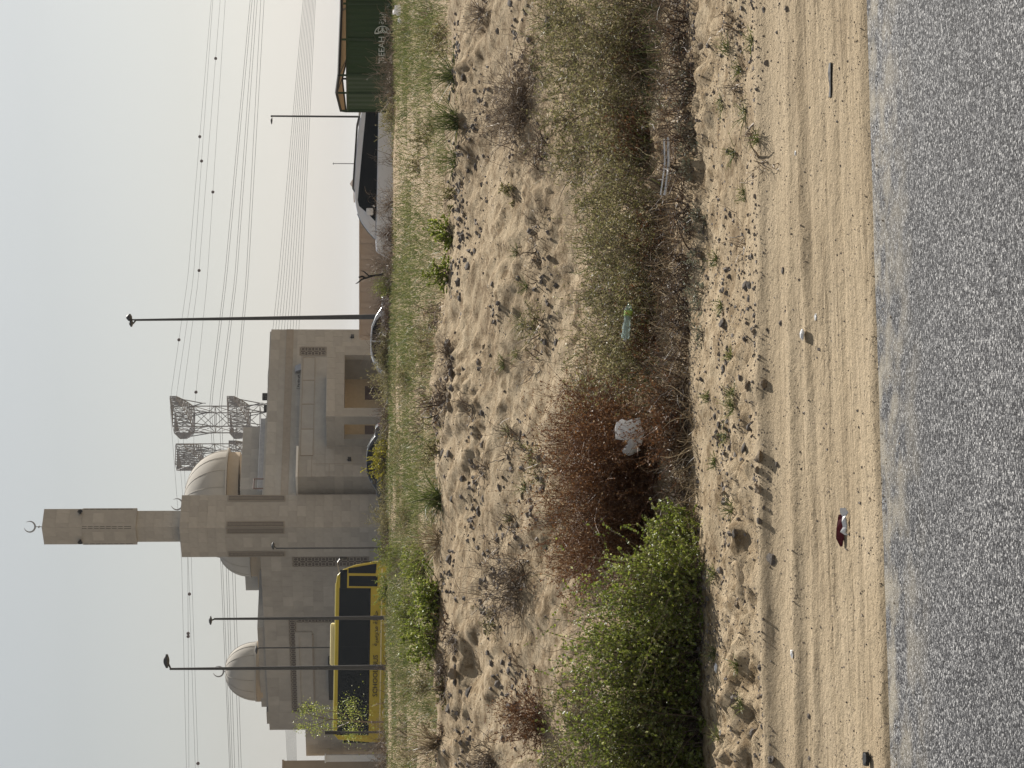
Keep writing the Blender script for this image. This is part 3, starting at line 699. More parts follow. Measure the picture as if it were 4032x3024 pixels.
pylon(1800, 694, 545, 'farther lattice pylon half hidden by the great dome', [(694, 800, 9, 7), (905, 985, 12, 12)], 5.0, 12, 985, PAZ)

CABLES = []
def cable(pts, rad, balls=(), group=None):
    """pts: (v, y) in the photograph, along the line's own course behind the mosque"""
    pts = sorted(pts, key=lambda p: p[1]); ysrc = np.array([p[1] for p in pts], float); vsrc = np.array([p[0] for p in pts], float)
    def at(y):
        if y < ysrc[0]: v = vsrc[0] + (vsrc[1] - vsrc[0]) / (ysrc[1] - ysrc[0]) * (y - ysrc[0])
        elif y > ysrc[-1]: v = vsrc[-1] + (vsrc[-1] - vsrc[-2]) / (ysrc[-1] - ysrc[-2]) * (y - ysrc[-1])
        else: v = np.interp(y, ysrc, vsrc)
        lat = (H_PX / 2 - y) / F_PX; d = 497.0 / (1 - .34 * lat); 
        return P(v, y, d)
    line = [at(y) for y in np.linspace(-500, 3520, 60)]
    CABLES.append((min(v for v, y in pts), line, rad, [at(y) for y in balls], group))
top4 = [([(832, 0), (739, 1100), (668, 1590), (715, 2195), (734, 3021)], (538, 1338 )), ([(838, 0), (761, 1100), (690, 1590), (739, 2195), (744, 3021)], (634, 2494, 2506)),
        ([(867, 0), (781, 1100), (716, 1590), (741, 2200), (769, 3021)], (230, 1065, 2339)), ([(887, 0), (816, 1100), (766, 1600), (753, 2200), (780, 3021)], (756, 1544, 3006))]
for pts, bl in top4: cable(pts, .035, bl, 'top')
mid_r = [985, 993, 1003, 1013, 1027, 1040]; mid_m = [884, 892, 924, 932, 969, 977]; mid_t = [824, 832, 862, 871, 922, 930]; mid_a = [869, 876, 890, 898, 914, 924]; mid_l = [904, 909, 915, 924, 941, 950]
for a, b_, c_, d_, e_ in zip(mid_r, mid_m, mid_t, mid_a, mid_l): cable([(a, 0), (b_, 1100), (c_, 1600), (d_, 2210), (e_, 3021)], .05, (), 'middle')
for k in range(10):
    t = k / 9; cable([(1194 + 48 * t, 0), (1096 + 93 * t, 1100), (1052 + 112 * t, 1500), (1090 + 60 * t, 2200), (1132 + 35 * t, 3000)], .045, (), 'low')
CABLES.sort(key=lambda c: c[0])
ORD = ['first', 'second', 'third', 'fourth', 'fifth', 'sixth', 'seventh', 'eighth', 'ninth', 'tenth']
cnt = {}
for v, line, rad, balls, grp in CABLES:
    i = cnt.get(grp, 0); cnt[grp] = i + 1
    where = {'top': 'topmost set of thin cables with marker balls', 'middle': 'middle set of cables behind the minaret', 'low': 'lowest dense set of cables'}[grp]
    o = MB().tube(line, rad, 4).build('power_cable', M['cable'])
    tag(o, '%s power cable from the top in the %s' % (ORD[i], where), 'power cable', 'overhead power cables across the sky')
    for bpt in balls:
        MB().lathe([(.02, -.36), (.22, -.30), (.34, -.12), (.36, 0), (.34, .12), (.22, .30), (.02, .36)], 10, bpt).build('marker_ball', M['ball'], o, smooth=True)

# ================================================================== lamp posts
def lamp_post(base_y, v_top, dist, label, head, r0, r1, lean=0.0, zb=-0.05):
    """head: list of (v, y0, y1, thick_px) lamp heads in photograph pixels"""
    k = dist / F_PX; top = P(v_top, base_y, dist)
    g = thing('lamp_post', label, 'lamp post', (top.x - lean, dist, zb), 0, 'street lamps around the mosque')
    H = top.z - zb
    pl = MB().tube([(0, 0, 0), (lean * .35, 0, H * .35), (lean, 0, H)], [r0, r0 * .6 + r1 * .4, r1], 10).build('pole', M['pole'], g, smooth=True)
    MB().lathe([(r0 * 1.9, 0), (r0 * 1.9, .05), (r0 * 1.5, .35), (r0 * 1.05, .5)], 10).build('base_plate', M['pole'], g)
    for v, y0, y1, th in head:
        p0, p1 = P(v, y0, dist), P(v, y1, dist); xa, xb = p0.x - g.location.x, p1.x - g.location.x; z = p0.z - zb; hgt = th * k
        n = 9; rings = []
        for i in range(n + 1):
            t = i / n; x = xa + (xb - xa) * t; s = math.sin(math.pi * min(max(t, .06), .94)) ** .6
            rings.append([(x, .16 * s * math.cos(a), z + hgt * (.55 if math.sin(a) > 0 else .35) * s * math.sin(a)) for a in [2 * math.pi * q / 10 for q in range(10)]])
        MB().loft(rings).build('lamp_head', M['pole'], g, smooth=True)
        MB().tube([(lean, 0, H - .05), ((lean * 2 + xa + xb) / 3, 0, (H + z) / 2), ((xa + xb) / 2, 0, z)], r1 * .8, 6).build('arm', M['pole'], g)
    return g
lamp_post(1260, 531, 100, 'tallest lamp post, on the enclosure side of the mosque, with two heads', [(511, 1236, 1264, 27), (518, 1258, 1287, 18)], .125, .045, lean=-.18)
lamp_post(457, 1066, 120, 'lamp post behind the white off-road car beside the green enclosure', [(1070, 458, 489, 9)], .06, .045)
lamp_post(2159, 1086, 150, 'short lamp post in front of the foot of the minaret', [(1077, 2134, 2164, 16)], .075, .05)
lamp_post(2437, 843, 110, 'lamp post in front of the middle of the yellow bus', [(830, 2426, 2460, 15)], .11, .05)
lamp_post(2634, 668, 104, 'tall lamp post in front of the rear half of the yellow bus', [(658, 2576, 2630, 27)], .13, .05)
lamp_post(2551, 1018, 150, 'lamp post standing behind the yellow bus', [(1011, 2543, 2574, 13)], .06, .05)
lamp_post(644, 1312, 300, 'faint far mast above the roof of the white off-road car', [(1313, 640, 648, 5)], .06, .045)
p = P(1282, 2885, 94); sp = thing('street_post', 'short dark post beside the young tree at the rear of the bus', 'post', (p.x, 94, -.05))
MB().bar((0, 0, 0), (0, 0, p.z + .05), .05, n=8).build('pole', M['pole'], sp)
MB().bar((0, 0, p.z - .55), (0, 0, p.z + .08), .075, n=8).build('sleeve', M['dark'], sp)

# ================================================================== other buildings
def block(name, label, v_top, y0, y1, dist, depth, material, cat='building', coping=0.15):
    a, b = P(v_top, y0, dist), P(v_top, y1, dist); x0, x1 = sorted((a.x, b.x)); zb = -.3
    g = thing(name, label, cat, ((x0 + x1) / 2, dist, zb)); hw = (x1 - x0) / 2
    MB().box(-hw, hw, 0, depth, -.3, a.z - zb - coping).build('wall', material, g)
    MB().box(-hw - .08, hw + .08, -.08, depth + .08, a.z - zb - coping, a.z - zb).build('coping', material, g)
    return g, hw, a.z - zb
g, hw, hh = block('boundary_wall', 'low beige boundary wall on the enclosure side of the mosque, behind the lamp post', 1414, 820, 1330, 160, .3, M['plaster_far'], 'wall', .1)
for k in range(9): MB().box(-hw + k * hw / 4 - .16, -hw + k * hw / 4 + .16, -.1, -.005, -.3, hh - .12).build('pier', M['plaster_far'], g)
g, hw, hh = block('villa', 'far pale villa with a small pointed roof, above the off-road car', 1392, 668, 780, 380, 8, M['plaster_far'])
MB().loft([[(-.9 + .2, 1, hh), (1.1, 1, hh), (1.1, 3, hh), (-.7, 3, hh)], [(.15, 2, hh + .62), (.25, 2, hh + .62), (.25, 2.1, hh + .62), (.15, 2.1, hh + .62)]]).build('roof', M['plaster_far'], g)
for k in range(3): MB().box(-hw + .8 + k * 1.3, -hw + 1.4 + k * 1.3, -.04, -.003, 1.2, 2.2).build('window', M['dark'], g)
block('utility_block', 'grey flat-roofed block behind the lamp post by the enclosure', 1412, 436, 480, 170, 3, M['concrete'])
g, hw, hh = block('corner_house', 'tan flat-roofed house cut by the edge of the photo beyond the bus', 1111, 2995, 3300, 200, 9, M['plaster'])
g.rotation_euler = (0, 0, R(13)); g.location.x += hw - hw * math.cos(R(13)); g.location.y -= hw * math.sin(R(13))
for k in range(2): 
    f = MB().box(-hw + 1.0 + k * 2.0, -hw + 2.0 + k * 2.0, -.05, -.003, 2.6, 3.9).build('window', M['dark'], g)
    MB().box(-hw + .9 + k * 2.0, -hw + 2.1 + k * 2.0, -.12, -.052, 2.45, 2.6).build('sill', M['plaster'], f)
block('yard_wall', 'white yard wall in the gap between mosque and tan house', 1278, 2974, 3000, 190, .4, M['white'], 'wall', .12)

# ================================================================== vehicles
def wheel(parent, x, y, r, w):
    t = MB().lathe([(r * .62, -w / 2), (r * .96, -w / 2), (r, -w * .35), (r, w * .35), (r * .96, w / 2), (r * .62, w / 2)], 22, (x, y, r), 'y').build('wheel', M['tyre'], parent, smooth=True)
    rm = MB().lathe([(.05, -w * .42), (r * .2, -w * .46), (r * .6, -w * .38), (r * .63, -w * .5), (r * .63, w * .5), (r * .2, w * .42)], 14, (x, y, r), 'y').build('rim', M['rim'], t)
def shell(poly, W, taper=0.0, zref=0.0, ztop=1.0, bulge=0.0):
    """car body from a side outline (x, z): sides lean inwards above zref"""
    mb = MB(); rings = []
    for s in (-1, -.93, .93, 1):
        ring = []
        for x, z in poly:
            t = max(0, (z - zref) / (ztop - zref)); h = W / 2 * (1 - taper * t)
            inset = .05 if abs(s) == 1 else 0
            cx = sum(p[0] for p in poly) / len(poly); cz = sum(p[1] for p in poly) / len(poly)
            ring.append((x + (cx - x) * inset * .6, (1 if s > 0 else -1) * (h - (0 if abs(s) == 1 else .05 * W * .6)), z + (cz - z) * inset))
        rings.append(ring)
    return mb.loft(rings)
def side_panel(poly, W, taper, zref, ztop, off=.012, sgn=-1):
    mb = MB(); pts = []
    for x, z in poly:
        t = max(0, (z - zref) / (ztop - zref)); pts.append((x, sgn * (W / 2 * (1 - taper * t) + off), z))
    n = len(pts); c = [(p[0], p[1] - sgn * .03, p[2]) for p in pts]
    return mb.loft([pts, c])
def car(name, label, loc, rz, low, cab, windows, W, material, screen=None, group=None, wheels=(.9, 3.7), wr=.35, mirror=None, glass='car_glass'):
    g = thing(name, label, 'car', loc, rz, group)
    zb = min(z for _, z in cab); zt = max(z for _, z in cab)
    body = shell(low, W).build('body', material, g, smooth=True, bevel=.03)
    shell(cab, W * .96, .16, zb, zt).build('cabin', material, g, smooth=True, bevel=.03)
    for pl in windows:
        for sg in (-1, 1): side_panel(pl, W * .96, .16, zb, zt, .008, sg).build('side_window', M[glass], g)
    if screen:
        for (xa, za, xb, zc) in screen:
            ha = W * .48 * (1 - .16 * max(0, (za - zb) / (zt - zb))) * .9; hb = W * .48 * (1 - .16 * (zc - zb) / (zt - zb)) * .9
            dx, dz = xb - xa, zc - za; L = math.hypot(dx, dz); nx_, nz_ = (-dz / L, dx / L)
            if nz_ < 0: nx_, nz_ = -nx_, -nz_
            o = .02; q = [(xa + nx_ * o, -ha, za + nz_ * o), (xa + nx_ * o, ha, za + nz_ * o), (xb + nx_ * o, hb, zc + nz_ * o), (xb + nx_ * o, -hb, zc + nz_ * o)]
            MB().loft([q, [(p[0] - nx_ * .03, p[1], p[2] - nz_ * .03) for p in q]]).build('windscreen', M['screen_glass'], g)
    for x in wheels:
        for s in (-1, 1): wheel(g, x, s * (W / 2 - .11), wr, .22)
    if mirror:
        for s in (-1, 1):
            mr = MB(); mr.box(mirror[0] - .14, mirror[0] + .1, s * (W / 2 + .04) - .10, s * (W / 2 + .04) + .10, mirror[1], mirror[1] + .24)
            mr.build('mirror', material, g, bevel=.05, smooth=True)
    return g
# white off-road car, nose to the left; outline read off the photograph at its distance
DS = 76.0
def prof(pts, dist, x0, zb): return [(P(v, y, dist).x - x0, P(v, y, dist).z - zb) for v, y in pts]
x0 = P(1450, 1022, DS).x; zb = -.05
cab = prof([(1479, 944), (1450, 914), (1425, 880), (1408, 842), (1397, 790), (1396, 740), (1400, 640), (1411, 520), (1424, 440), (1440, 412), (1488, 402)], DS, x0, zb)
low = [(.10, .35), (.02, .62), (.06, 1.02), (.12, 1.16)] + prof([(1481, 990), (1478, 940), (1480, 870), (1488, 440), (1489, 400)], DS, x0, zb) + [(5.30, 1.2), (5.36, .9), (5.34, .45), (5.1, .32)]
win = [prof([(1477, 872), (1452, 845), (1414, 812), (1409, 790), (1417, 700), (1428, 580), (1438, 480), (1442, 425), (1487, 415), (1490, 520), (1488, 700), (1481, 830)], DS, x0, zb)]
suv = car('off_road_car', 'white off-road car with roof rails behind the dry scrub, beside the green enclosure', (x0, DS, zb), R(-4), low, cab, win, 1.95, M['car_white'],
          [(cab[0][0] + .03, cab[0][1] + .04, cab[1][0], cab[1][1]), (cab[1][0], cab[1][1], cab[2][0], cab[2][1]), (cab[2][0], cab[2][1], cab[3][0], cab[3][1])], wheels=(.95, 4.1), wr=.40, mirror=(P(1460, 832, DS).x - x0, P(1470, 832, DS).z - zb))
for s in (-1, 1):
    rr = prof([(1401, 756), (1394, 745), (1402, 620), (1410, 500), (1417, 470), (1424, 466)], DS, x0, zb)
    MB().tube([(x, s * .72, z + .03) for x, z in rr], .028, 6).build('roof_rail', M['dark'], suv)
for s in (-1, 1): MB().box(.0, .12, s * .72 - .2, s * .72 + .2, .82, 1.0).build('headlight', M['screen_glass'], suv, bevel=.03)
for s in (-1, 1): MB().box(5.22, 5.33, s * .85 - .08, s * .85 + .08, .75, 1.25).build('tail_light', M['cloth_red'], suv)
# silver-white saloon, mostly hidden by scrub, and the dark saloon behind the yellow-flowered shrub
SAL_LOW = [(.05, .28), (.0, .55), (.06, .72), (.35, .80), (1.25, .93), (3.9, .98), (4.55, .95), (4.66, .80), (4.66, .4), (4.55, .28)]
SAL_CAB = [(1.15, .92), (1.75, 1.30), (2.1, 1.42), (2.7, 1.455), (3.3, 1.40), (3.75, 1.22), (4.15, .96)]
SAL_WIN = [[(1.55, .96), (1.95, 1.29), (2.2, 1.36), (2.62, 1.39), (2.62, .97)], [(2.70, .97), (2.70, 1.39), (3.2, 1.35), (3.55, 1.2), (3.75, .99)]]
SAL_SCR = [(1.22, .96, 1.78, 1.31), (4.1, .98, 3.42, 1.38)]
def saloon(label, y_left, dist, ztop_v, rz, material):
    p = P(ztop_v, y_left, dist); zb = p.z - 1.46
    return car('saloon_car', label, (p.x, dist, zb), rz, SAL_LOW, SAL_CAB, SAL_WIN, 1.80, material, SAL_SCR, 'saloon cars parked by the mosque', (.85, 3.62), .32, (1.65, .93))
sal = saloon('silver saloon car mostly hidden by dry scrub, below the tallest lamp post', 1590, 99, 1457, R(3), M['car_silver'])
sal2 = saloon('dark saloon car behind the yellow-green shrub near the minaret', 2005, 126, 1441, R(-4), M['car_dark'])
for s_ in (sal, sal2):
    for s in (-1, 1):
        MB().box(.02, .16, s * .62 - .17, s * .62 + .17, .58, .70).build('headlight', M['screen_glass'], s_, bevel=.02)
        MB().box(4.58, 4.68, s * .62 - .17, s * .62 + .17, .66, .82).build('tail_light', M['cloth_red'], s_, bevel=.02)

# school bus, nose to the right
DB = 115.0; kb = DB / F_PX
bz = -.05; bx = P(1450, 2930, DB - 1).x
bus = thing('school_bus', 'yellow school bus with dark windows parked in front of the mosque', 'bus', (bx, DB, bz), R(5)); bus.rotation_euler = (0, R(.9), R(5))
L = 9.0; W = 2.35; zr = P(1321, 2580, DB).z - bz + .10
bl = [(0, .42), (-.02, 1.5), (.10, zr - .25), (.32, zr - .05), (.6, zr), (L - 1.2, zr), (L - .75, zr - .06), (L - .45, zr - .35), (L - .22, zr - .95), (L - .04, 1.55), (L + .03, 1.0), (L, .42)]
body = shell(bl, W, .05, 1.4, zr).build('body', M['yellow'], bus, smooth=True, bevel=.05)
rf = MB().loft([[(x, s * W * .45 * k, zr + dz_) for x, k, dz_ in ((.5, .9, .012), (L - 1.1, .9, .012))] for s in (-1, 1)], cap=False)
MB().box(.45, L - 1.15, -W * .40, W * .40, zr - .01, zr + .035).build('roof_panel', M['cream'], bus, bevel=.02)
wz0, wz1 = 1.66, zr - .20
def bus_win(x0, x1, za, zc, name='side_window', material='bus_glass', off=.015):
    o = None
    for s in (-1, 1): o = side_panel([(x0, za), (x1, za), (x1, zc), (x0, zc)], W, .05, 1.4, zr, off, s).build(name, M[material], bus)
    return o
for s in (-1, 1): side_panel([(.33, wz0 - .02), (7.62, wz0 - .02), (7.62, wz1 + .02), (.33, wz1 + .02)], W, .05, 1.4, zr, .006, s).build('window_band', M['black'], bus)
for k in range(5): bus_win(.35 + k * 1.45, .35 + k * 1.45 + 1.444, wz0, wz1)
bus_win(7.60, 8.52, wz1 - .36, wz1 - .01)
for s in (-1, 1):
    d = side_panel([(7.64, .5), (8.30, .5), (8.30, wz1 - .38), (7.64, wz1 - .38)], W, .05, 1.4, zr, .02, s).build('door', M['yellow'], bus)
    side_panel([(7.71, wz0 - .35), (8.23, wz0 - .35), (8.23, wz1 - .45), (7.71, wz1 - .45)], W, .05, 1.4, zr, .03, s).build('pane', M['bus_glass'], d)
    side_panel([(8.36, wz0 - .25), (8.86, wz0 - .3), (8.60, wz1 - .42), (8.36, wz1 - .42)], W, .05, 1.4, zr, .022, s).build('quarter_window', M['bus_glass'], bus)
ws = [(L - .43, zr - .42), (L - .03, 1.62)]
MB().loft([[(ws[0][0] + .03, s * W * .43, ws[0][1]), (ws[1][0] + .03, s * W * .46, ws[1][1]), (ws[1][0] - .02, s * W * .46, ws[1][1]), (ws[0][0] - .02, s * W * .43, ws[0][1])] for s in (-1, 1)]).build('windscreen', M['bus_glass'], bus)
MB().loft([[(-.05, s * W * .42, zr - .5), (-.05, s * W * .42, 1.6), (-.005, s * W * .42, 1.6), (.06, s * W * .42, zr - .5)] for s in (-1, 1)]).build('rear_window', M['bus_glass'], bus)
MB().box(3.75, 5.85, -.75, .75, zr, zr + .24).build('air_conditioner', M['cream'], bus, bevel=.10, smooth=True)
for s in (-1, 1):
    m_ = MB().tube([(L - .6, s * 1.05, zr - .12), (L - .1, s * 1.25, zr - .02), (L + .12, s * 1.3, zr - .18)], .025, 6).build('mirror_arm', M['metal_grey'], bus)
    MB().box(L + .06, L + .18, s * 1.3 - .11, s * 1.3 + .11, zr - .55, zr - .16).build('mirror', M['dark'], m_, bevel=.03)
    MB().box(L - .02, L + .06, s * .8 - .18, s * .8 + .18, .78, .98).build('headlight', M['white'], bus, bevel=.03)
    MB().box(-.05, .02, s * .95 - .1, s * .95 + .1, .9, 1.3).build('tail_light', M['cloth_red'], bus)
    for x in (1.9, 7.0): wheel(bus, x, s * (W / 2 - .16), .45, .28)
MB().box(-.12, .02, -1.1, 1.1, .42, .62).build('bumper', M['dark'], bus, bevel=.03)
MB().box(L - .02, L + .14, -1.1, 1.1, .42, .68).build('bumper', M['dark'], bus, bevel=.03)
side_panel([(0.2, 1.06), (L - .4, 1.06), (L - .4, 1.13), (.2, 1.13)], W, .05, 1.4, zr, .012, -1).build('trim_strip', M['cream'], bus)
def lettering(body, parent, x, y, z, width, material, rz=0.0, name='lettering'):
    me, h = text_mesh(body, width); me.materials.append(material)
    o = link(bpy.data.objects.new(name, me), parent); o.location = (x, y, z); o.rotation_euler = (R(90), 0, rz); return o
lettering('SCHOOL BUS', bus, 2.25, -W / 2 - .03, 1.24, 2.05, M['letter_dark'])
lettering('\ufe94\ufef4\ufeb3\ufead\ufeaa\ufee3 \ufe94\ufee0\ufed3\ufe8e\ufea3', bus, 4.75, -W / 2 - .03, 1.27, 1.75, M['letter_dark'])

# ================================================================== green waste enclosure
DE = 68.0; ke = DE / F_PX
pc = P(1450, 297, DE); zb = -.05
enc = thing('waste_enclosure', 'dark green sheet-metal waste enclosure with a low canopy roof', 'enclosure', (pc.x, DE, zb), R(-6))
zp = P(1369, 297, DE).z - zb; xl = -(432 - 297) * ke
# side bay (shaded, set back) and front run of sheets
for x0, x1, yy, nm in ((xl, xl * .49, 1.0, 0), (xl * .49, -.02, .5, 0), (.0, 1.05, 0, 1), (1.05, 2.1, 0, 1), (2.1, 3.15, 0, 1), (3.15, 4.2, 0, 1)):
    sh = MB(); n = max(4, int((x1 - x0) / .16)); ya = yy if nm else 1.9 * (x0 / xl); yb_ = yy if nm else 1.9 * (x1 / xl)
    prev = None; pts = []
    for i in range(n * 4 + 1):
        t = i / (n * 4); d = .022 if (i // 2) % 2 else 0
        pts.append((x0 + (x1 - x0) * t, ya + (yb_ - ya) * t - d))
    sh.loft([[(x, y, zz) for x, y in pts] for zz in (.08, zp)], cap=False, closed=False)
    sh.loft([[(x, y + .03, zz) for x, y in pts] for zz in (.08, zp)], cap=False, closed=False)
    sh.build('sheet_panel', M['green_sheet'], enc)
posts = [(xl, 1.9), (xl * .49, .95), (0, 0), (1.05, 0), (2.1, 0), (3.15, 0), (4.2, 0)]
ztop = [P(1341, 432, DE).z - zb, P(1329, 360, DE).z - zb, P(1339, 287, DE).z - zb, P(1346, 190, DE).z - zb, P(1352, 100, DE).z - zb, P(1353, 26, DE).z - zb, P(1354, -60, DE).z - zb]
for (x, y), zt in zip(posts, ztop): MB().box(x - .03, x + .03, y - .05, y + .02, 0, zt).build('post', M['green_frame'], enc)
rl = MB()
for (a, b) in zip(posts[:-1], posts[1:]): rl.bar((a[0], a[1] - .04, zp + .02), (b[0], b[1] - .04, zp + .02), .035)
rl.build('top_rail', M['green_frame'], enc)
zz = lambda v, y: P(v, y, DE).z - zb
can = MB()
fpts = [(xl, 1.9, zz(1339, 432)), (xl * .5, .95, zz(1323, 360)), (0, 0, zz(1334, 290)), (1.9, -.1, zz(1344, 130)), (4.4, -.1, zz(1347, -60))]
bpts = [(xl, 3.4, zz(1339, 432) - .12), (xl * .5 + .5, 3.4, zz(1340, 360)), (.6, 3.4, zz(1352, 290) - .05), (2.2, 3.4, zz(1362, 130) - .1), (4.4, 3.4, zz(1364, -60) - .1)]
vs_ = fpts + bpts; can.add(vs_, [(i, i + 1, 6 + i, 5 + i) for i in range(4)]); can.add([(a, b, c + .03) for a, b, c in vs_], [(i, i + 1, 6 + i, 5 + i) for i in range(4)])
can.build('canopy_sheet', M['canopy'], enc)
ed = MB()
for a, b in zip(fpts[:-1], fpts[1:]): ed.bar((a[0], a[1] - .03, a[2]), (b[0], b[1] - .03, b[2]), .05)
for a, b in zip(bpts[:-1], bpts[1:]): ed.bar(a, b, .05)
for a, b in zip(fpts, bpts): ed.bar(a, b, .035)
ed.build('canopy_frame', M['black'], enc)
for (x, y, z_) in bpts: MB().box(x - .03, x + .03, y - .03, y + .03, 0, z_).build('post', M['black'], enc)
tz = P(1516, 250, DE).z - zb
bt = P(1517, 243, DE); et = P(1517, 150, DE)
lettering('BEEAH', enc, bt.x - pc.x + .02, -.05, tz + .02, 93 * ke, M['letter'])
lettering('\ufe94\ufe8c\ufef4\ufe91', enc, P(1517, 98, DE).x - pc.x, -.05, tz + .02, 40 * ke, M['letter'])
em = MB(); cx = P(1517, 121, DE).x - pc.x; cz = P(1506, 121, DE).z - zb; r_ = 30 * ke; yy = -.055
def stroke(pts, t=.018):
    em.tube([(cx + a * r_, yy, cz + b * r_) for a, b in pts], t, 4)
arc = lambda x0, y0, rx, ry, a0, a1, n=14: [(x0 + rx * math.cos(R(a0 + (a1 - a0) * i / n)), y0 + ry * math.sin(R(a0 + (a1 - a0) * i / n))) for i in range(n + 1)]
stroke(arc(-.45, 0, .95, 1.0, -90, 90)); stroke([(-.45, 1.0), (-.3, .45), (.0, .1), (.35, -.1)]); stroke([(-.45, -1.0), (-.3, -.45), (.0, -.1), (.35, .1)])
stroke(arc(-.05, .28, .32, .30, 20, 330)); stroke(arc(-.05, -.28, .32, .30, 30, 340)); stroke([(-.45, 1.0), (-.45, .55), (-.2, .2)])
em.build('emblem', M['letter'], enc)

# ================================================================== plants
def unit(v): return v / np.maximum(np.linalg.norm(v, axis=-1, keepdims=True), 1e-9)
def strands(rng, base, d0, length, seg, wander, droop=0.0):
    n = len(base); p = base.copy(); d = unit(d0); out = [p.copy()]; st = (length / seg)[:, None]
    for i in range(seg):
        d = d + rng.normal(0, wander, (n, 3)); d[:, 2] -= droop * (i + 1) / seg; d = unit(d); p = p + d * st; out.append(p.copy())
    return np.stack(out, 1)
def tubes(rng, pts, r0, r1):
    n, s, _ = pts.shape; t = unit(pts[:, -1] - pts[:, 0]); u = unit(np.cross(t, unit(rng.normal(size=(n, 3))))); w = np.cross(t, u)
    rad = (r0 + (r1 - r0) * np.linspace(0, 1, s))[None, :, None] * rng.uniform(.7, 1.3, (n, 1, 1))
    ring = np.stack([pts + rad * (u[:, None] * math.cos(a) + w[:, None] * math.sin(a)) for a in (0, 2.094, 4.189)], 2)
    V = ring.reshape(-1, 3); b = np.arange(n * s).reshape(n, s) * 3
    q = []
    for k in range(3):
        k2 = (k + 1) % 3; q.append(np.stack([b[:, :-1] + k, b[:, :-1] + k2, b[:, 1:] + k2, b[:, 1:] + k], -1).reshape(-1, 4))
    return V, np.concatenate(q)
def ribbons(rng, pts, w0, w1):
    n, s, _ = pts.shape; t = unit(pts[:, -1] - pts[:, 0]); u = unit(np.cross(t, unit(rng.normal(size=(n, 3)))))
    wid = (w0 + (w1 - w0) * np.linspace(0, 1, s))[None, :, None] * rng.uniform(.7, 1.3, (n, 1, 1))
    V = np.stack([pts - u[:, None] * wid * .5, pts + u[:, None] * wid * .5], 2).reshape(-1, 3); b = np.arange(n * s).reshape(n, s) * 2
    return V, np.stack([b[:, :-1], b[:, :-1] + 1, b[:, 1:] + 1, b[:, 1:]], -1).reshape(-1, 4)
def leaves(rng, pos, size, aspect):
    n = len(pos); a = unit(rng.normal(size=(n, 3))); c = unit(np.cross(a, unit(rng.normal(size=(n, 3))))); sz = (size * rng.uniform(.6, 1.35, n))[:, None]
    V = np.stack([pos - a * sz * .5, pos + c * sz * aspect * .5, pos + a * sz * .5, pos - c * sz * aspect * .5], 1).reshape(-1, 3)
    return V, np.arange(n * 4).reshape(n, 4)
def along(rng, pts, n, lo):
    """n random points on each strand beyond fraction lo"""
    m, s, _ = pts.shape; t = rng.uniform(lo, 1, (m, n)) * (s - 1); i = np.minimum(t.astype(int), s - 2); f = (t - i)[..., None]
    r = np.arange(m)[:, None]; return (pts[r, i] * (1 - f) + pts[r, i + 1] * f).reshape(-1, 3)
def joinm(parts):
    V = []; Fc = []; b = 0
    for v, f in parts: V.append(v); Fc.append(f + b); b += len(v)
    return np.concatenate(V), np.concatenate(Fc)

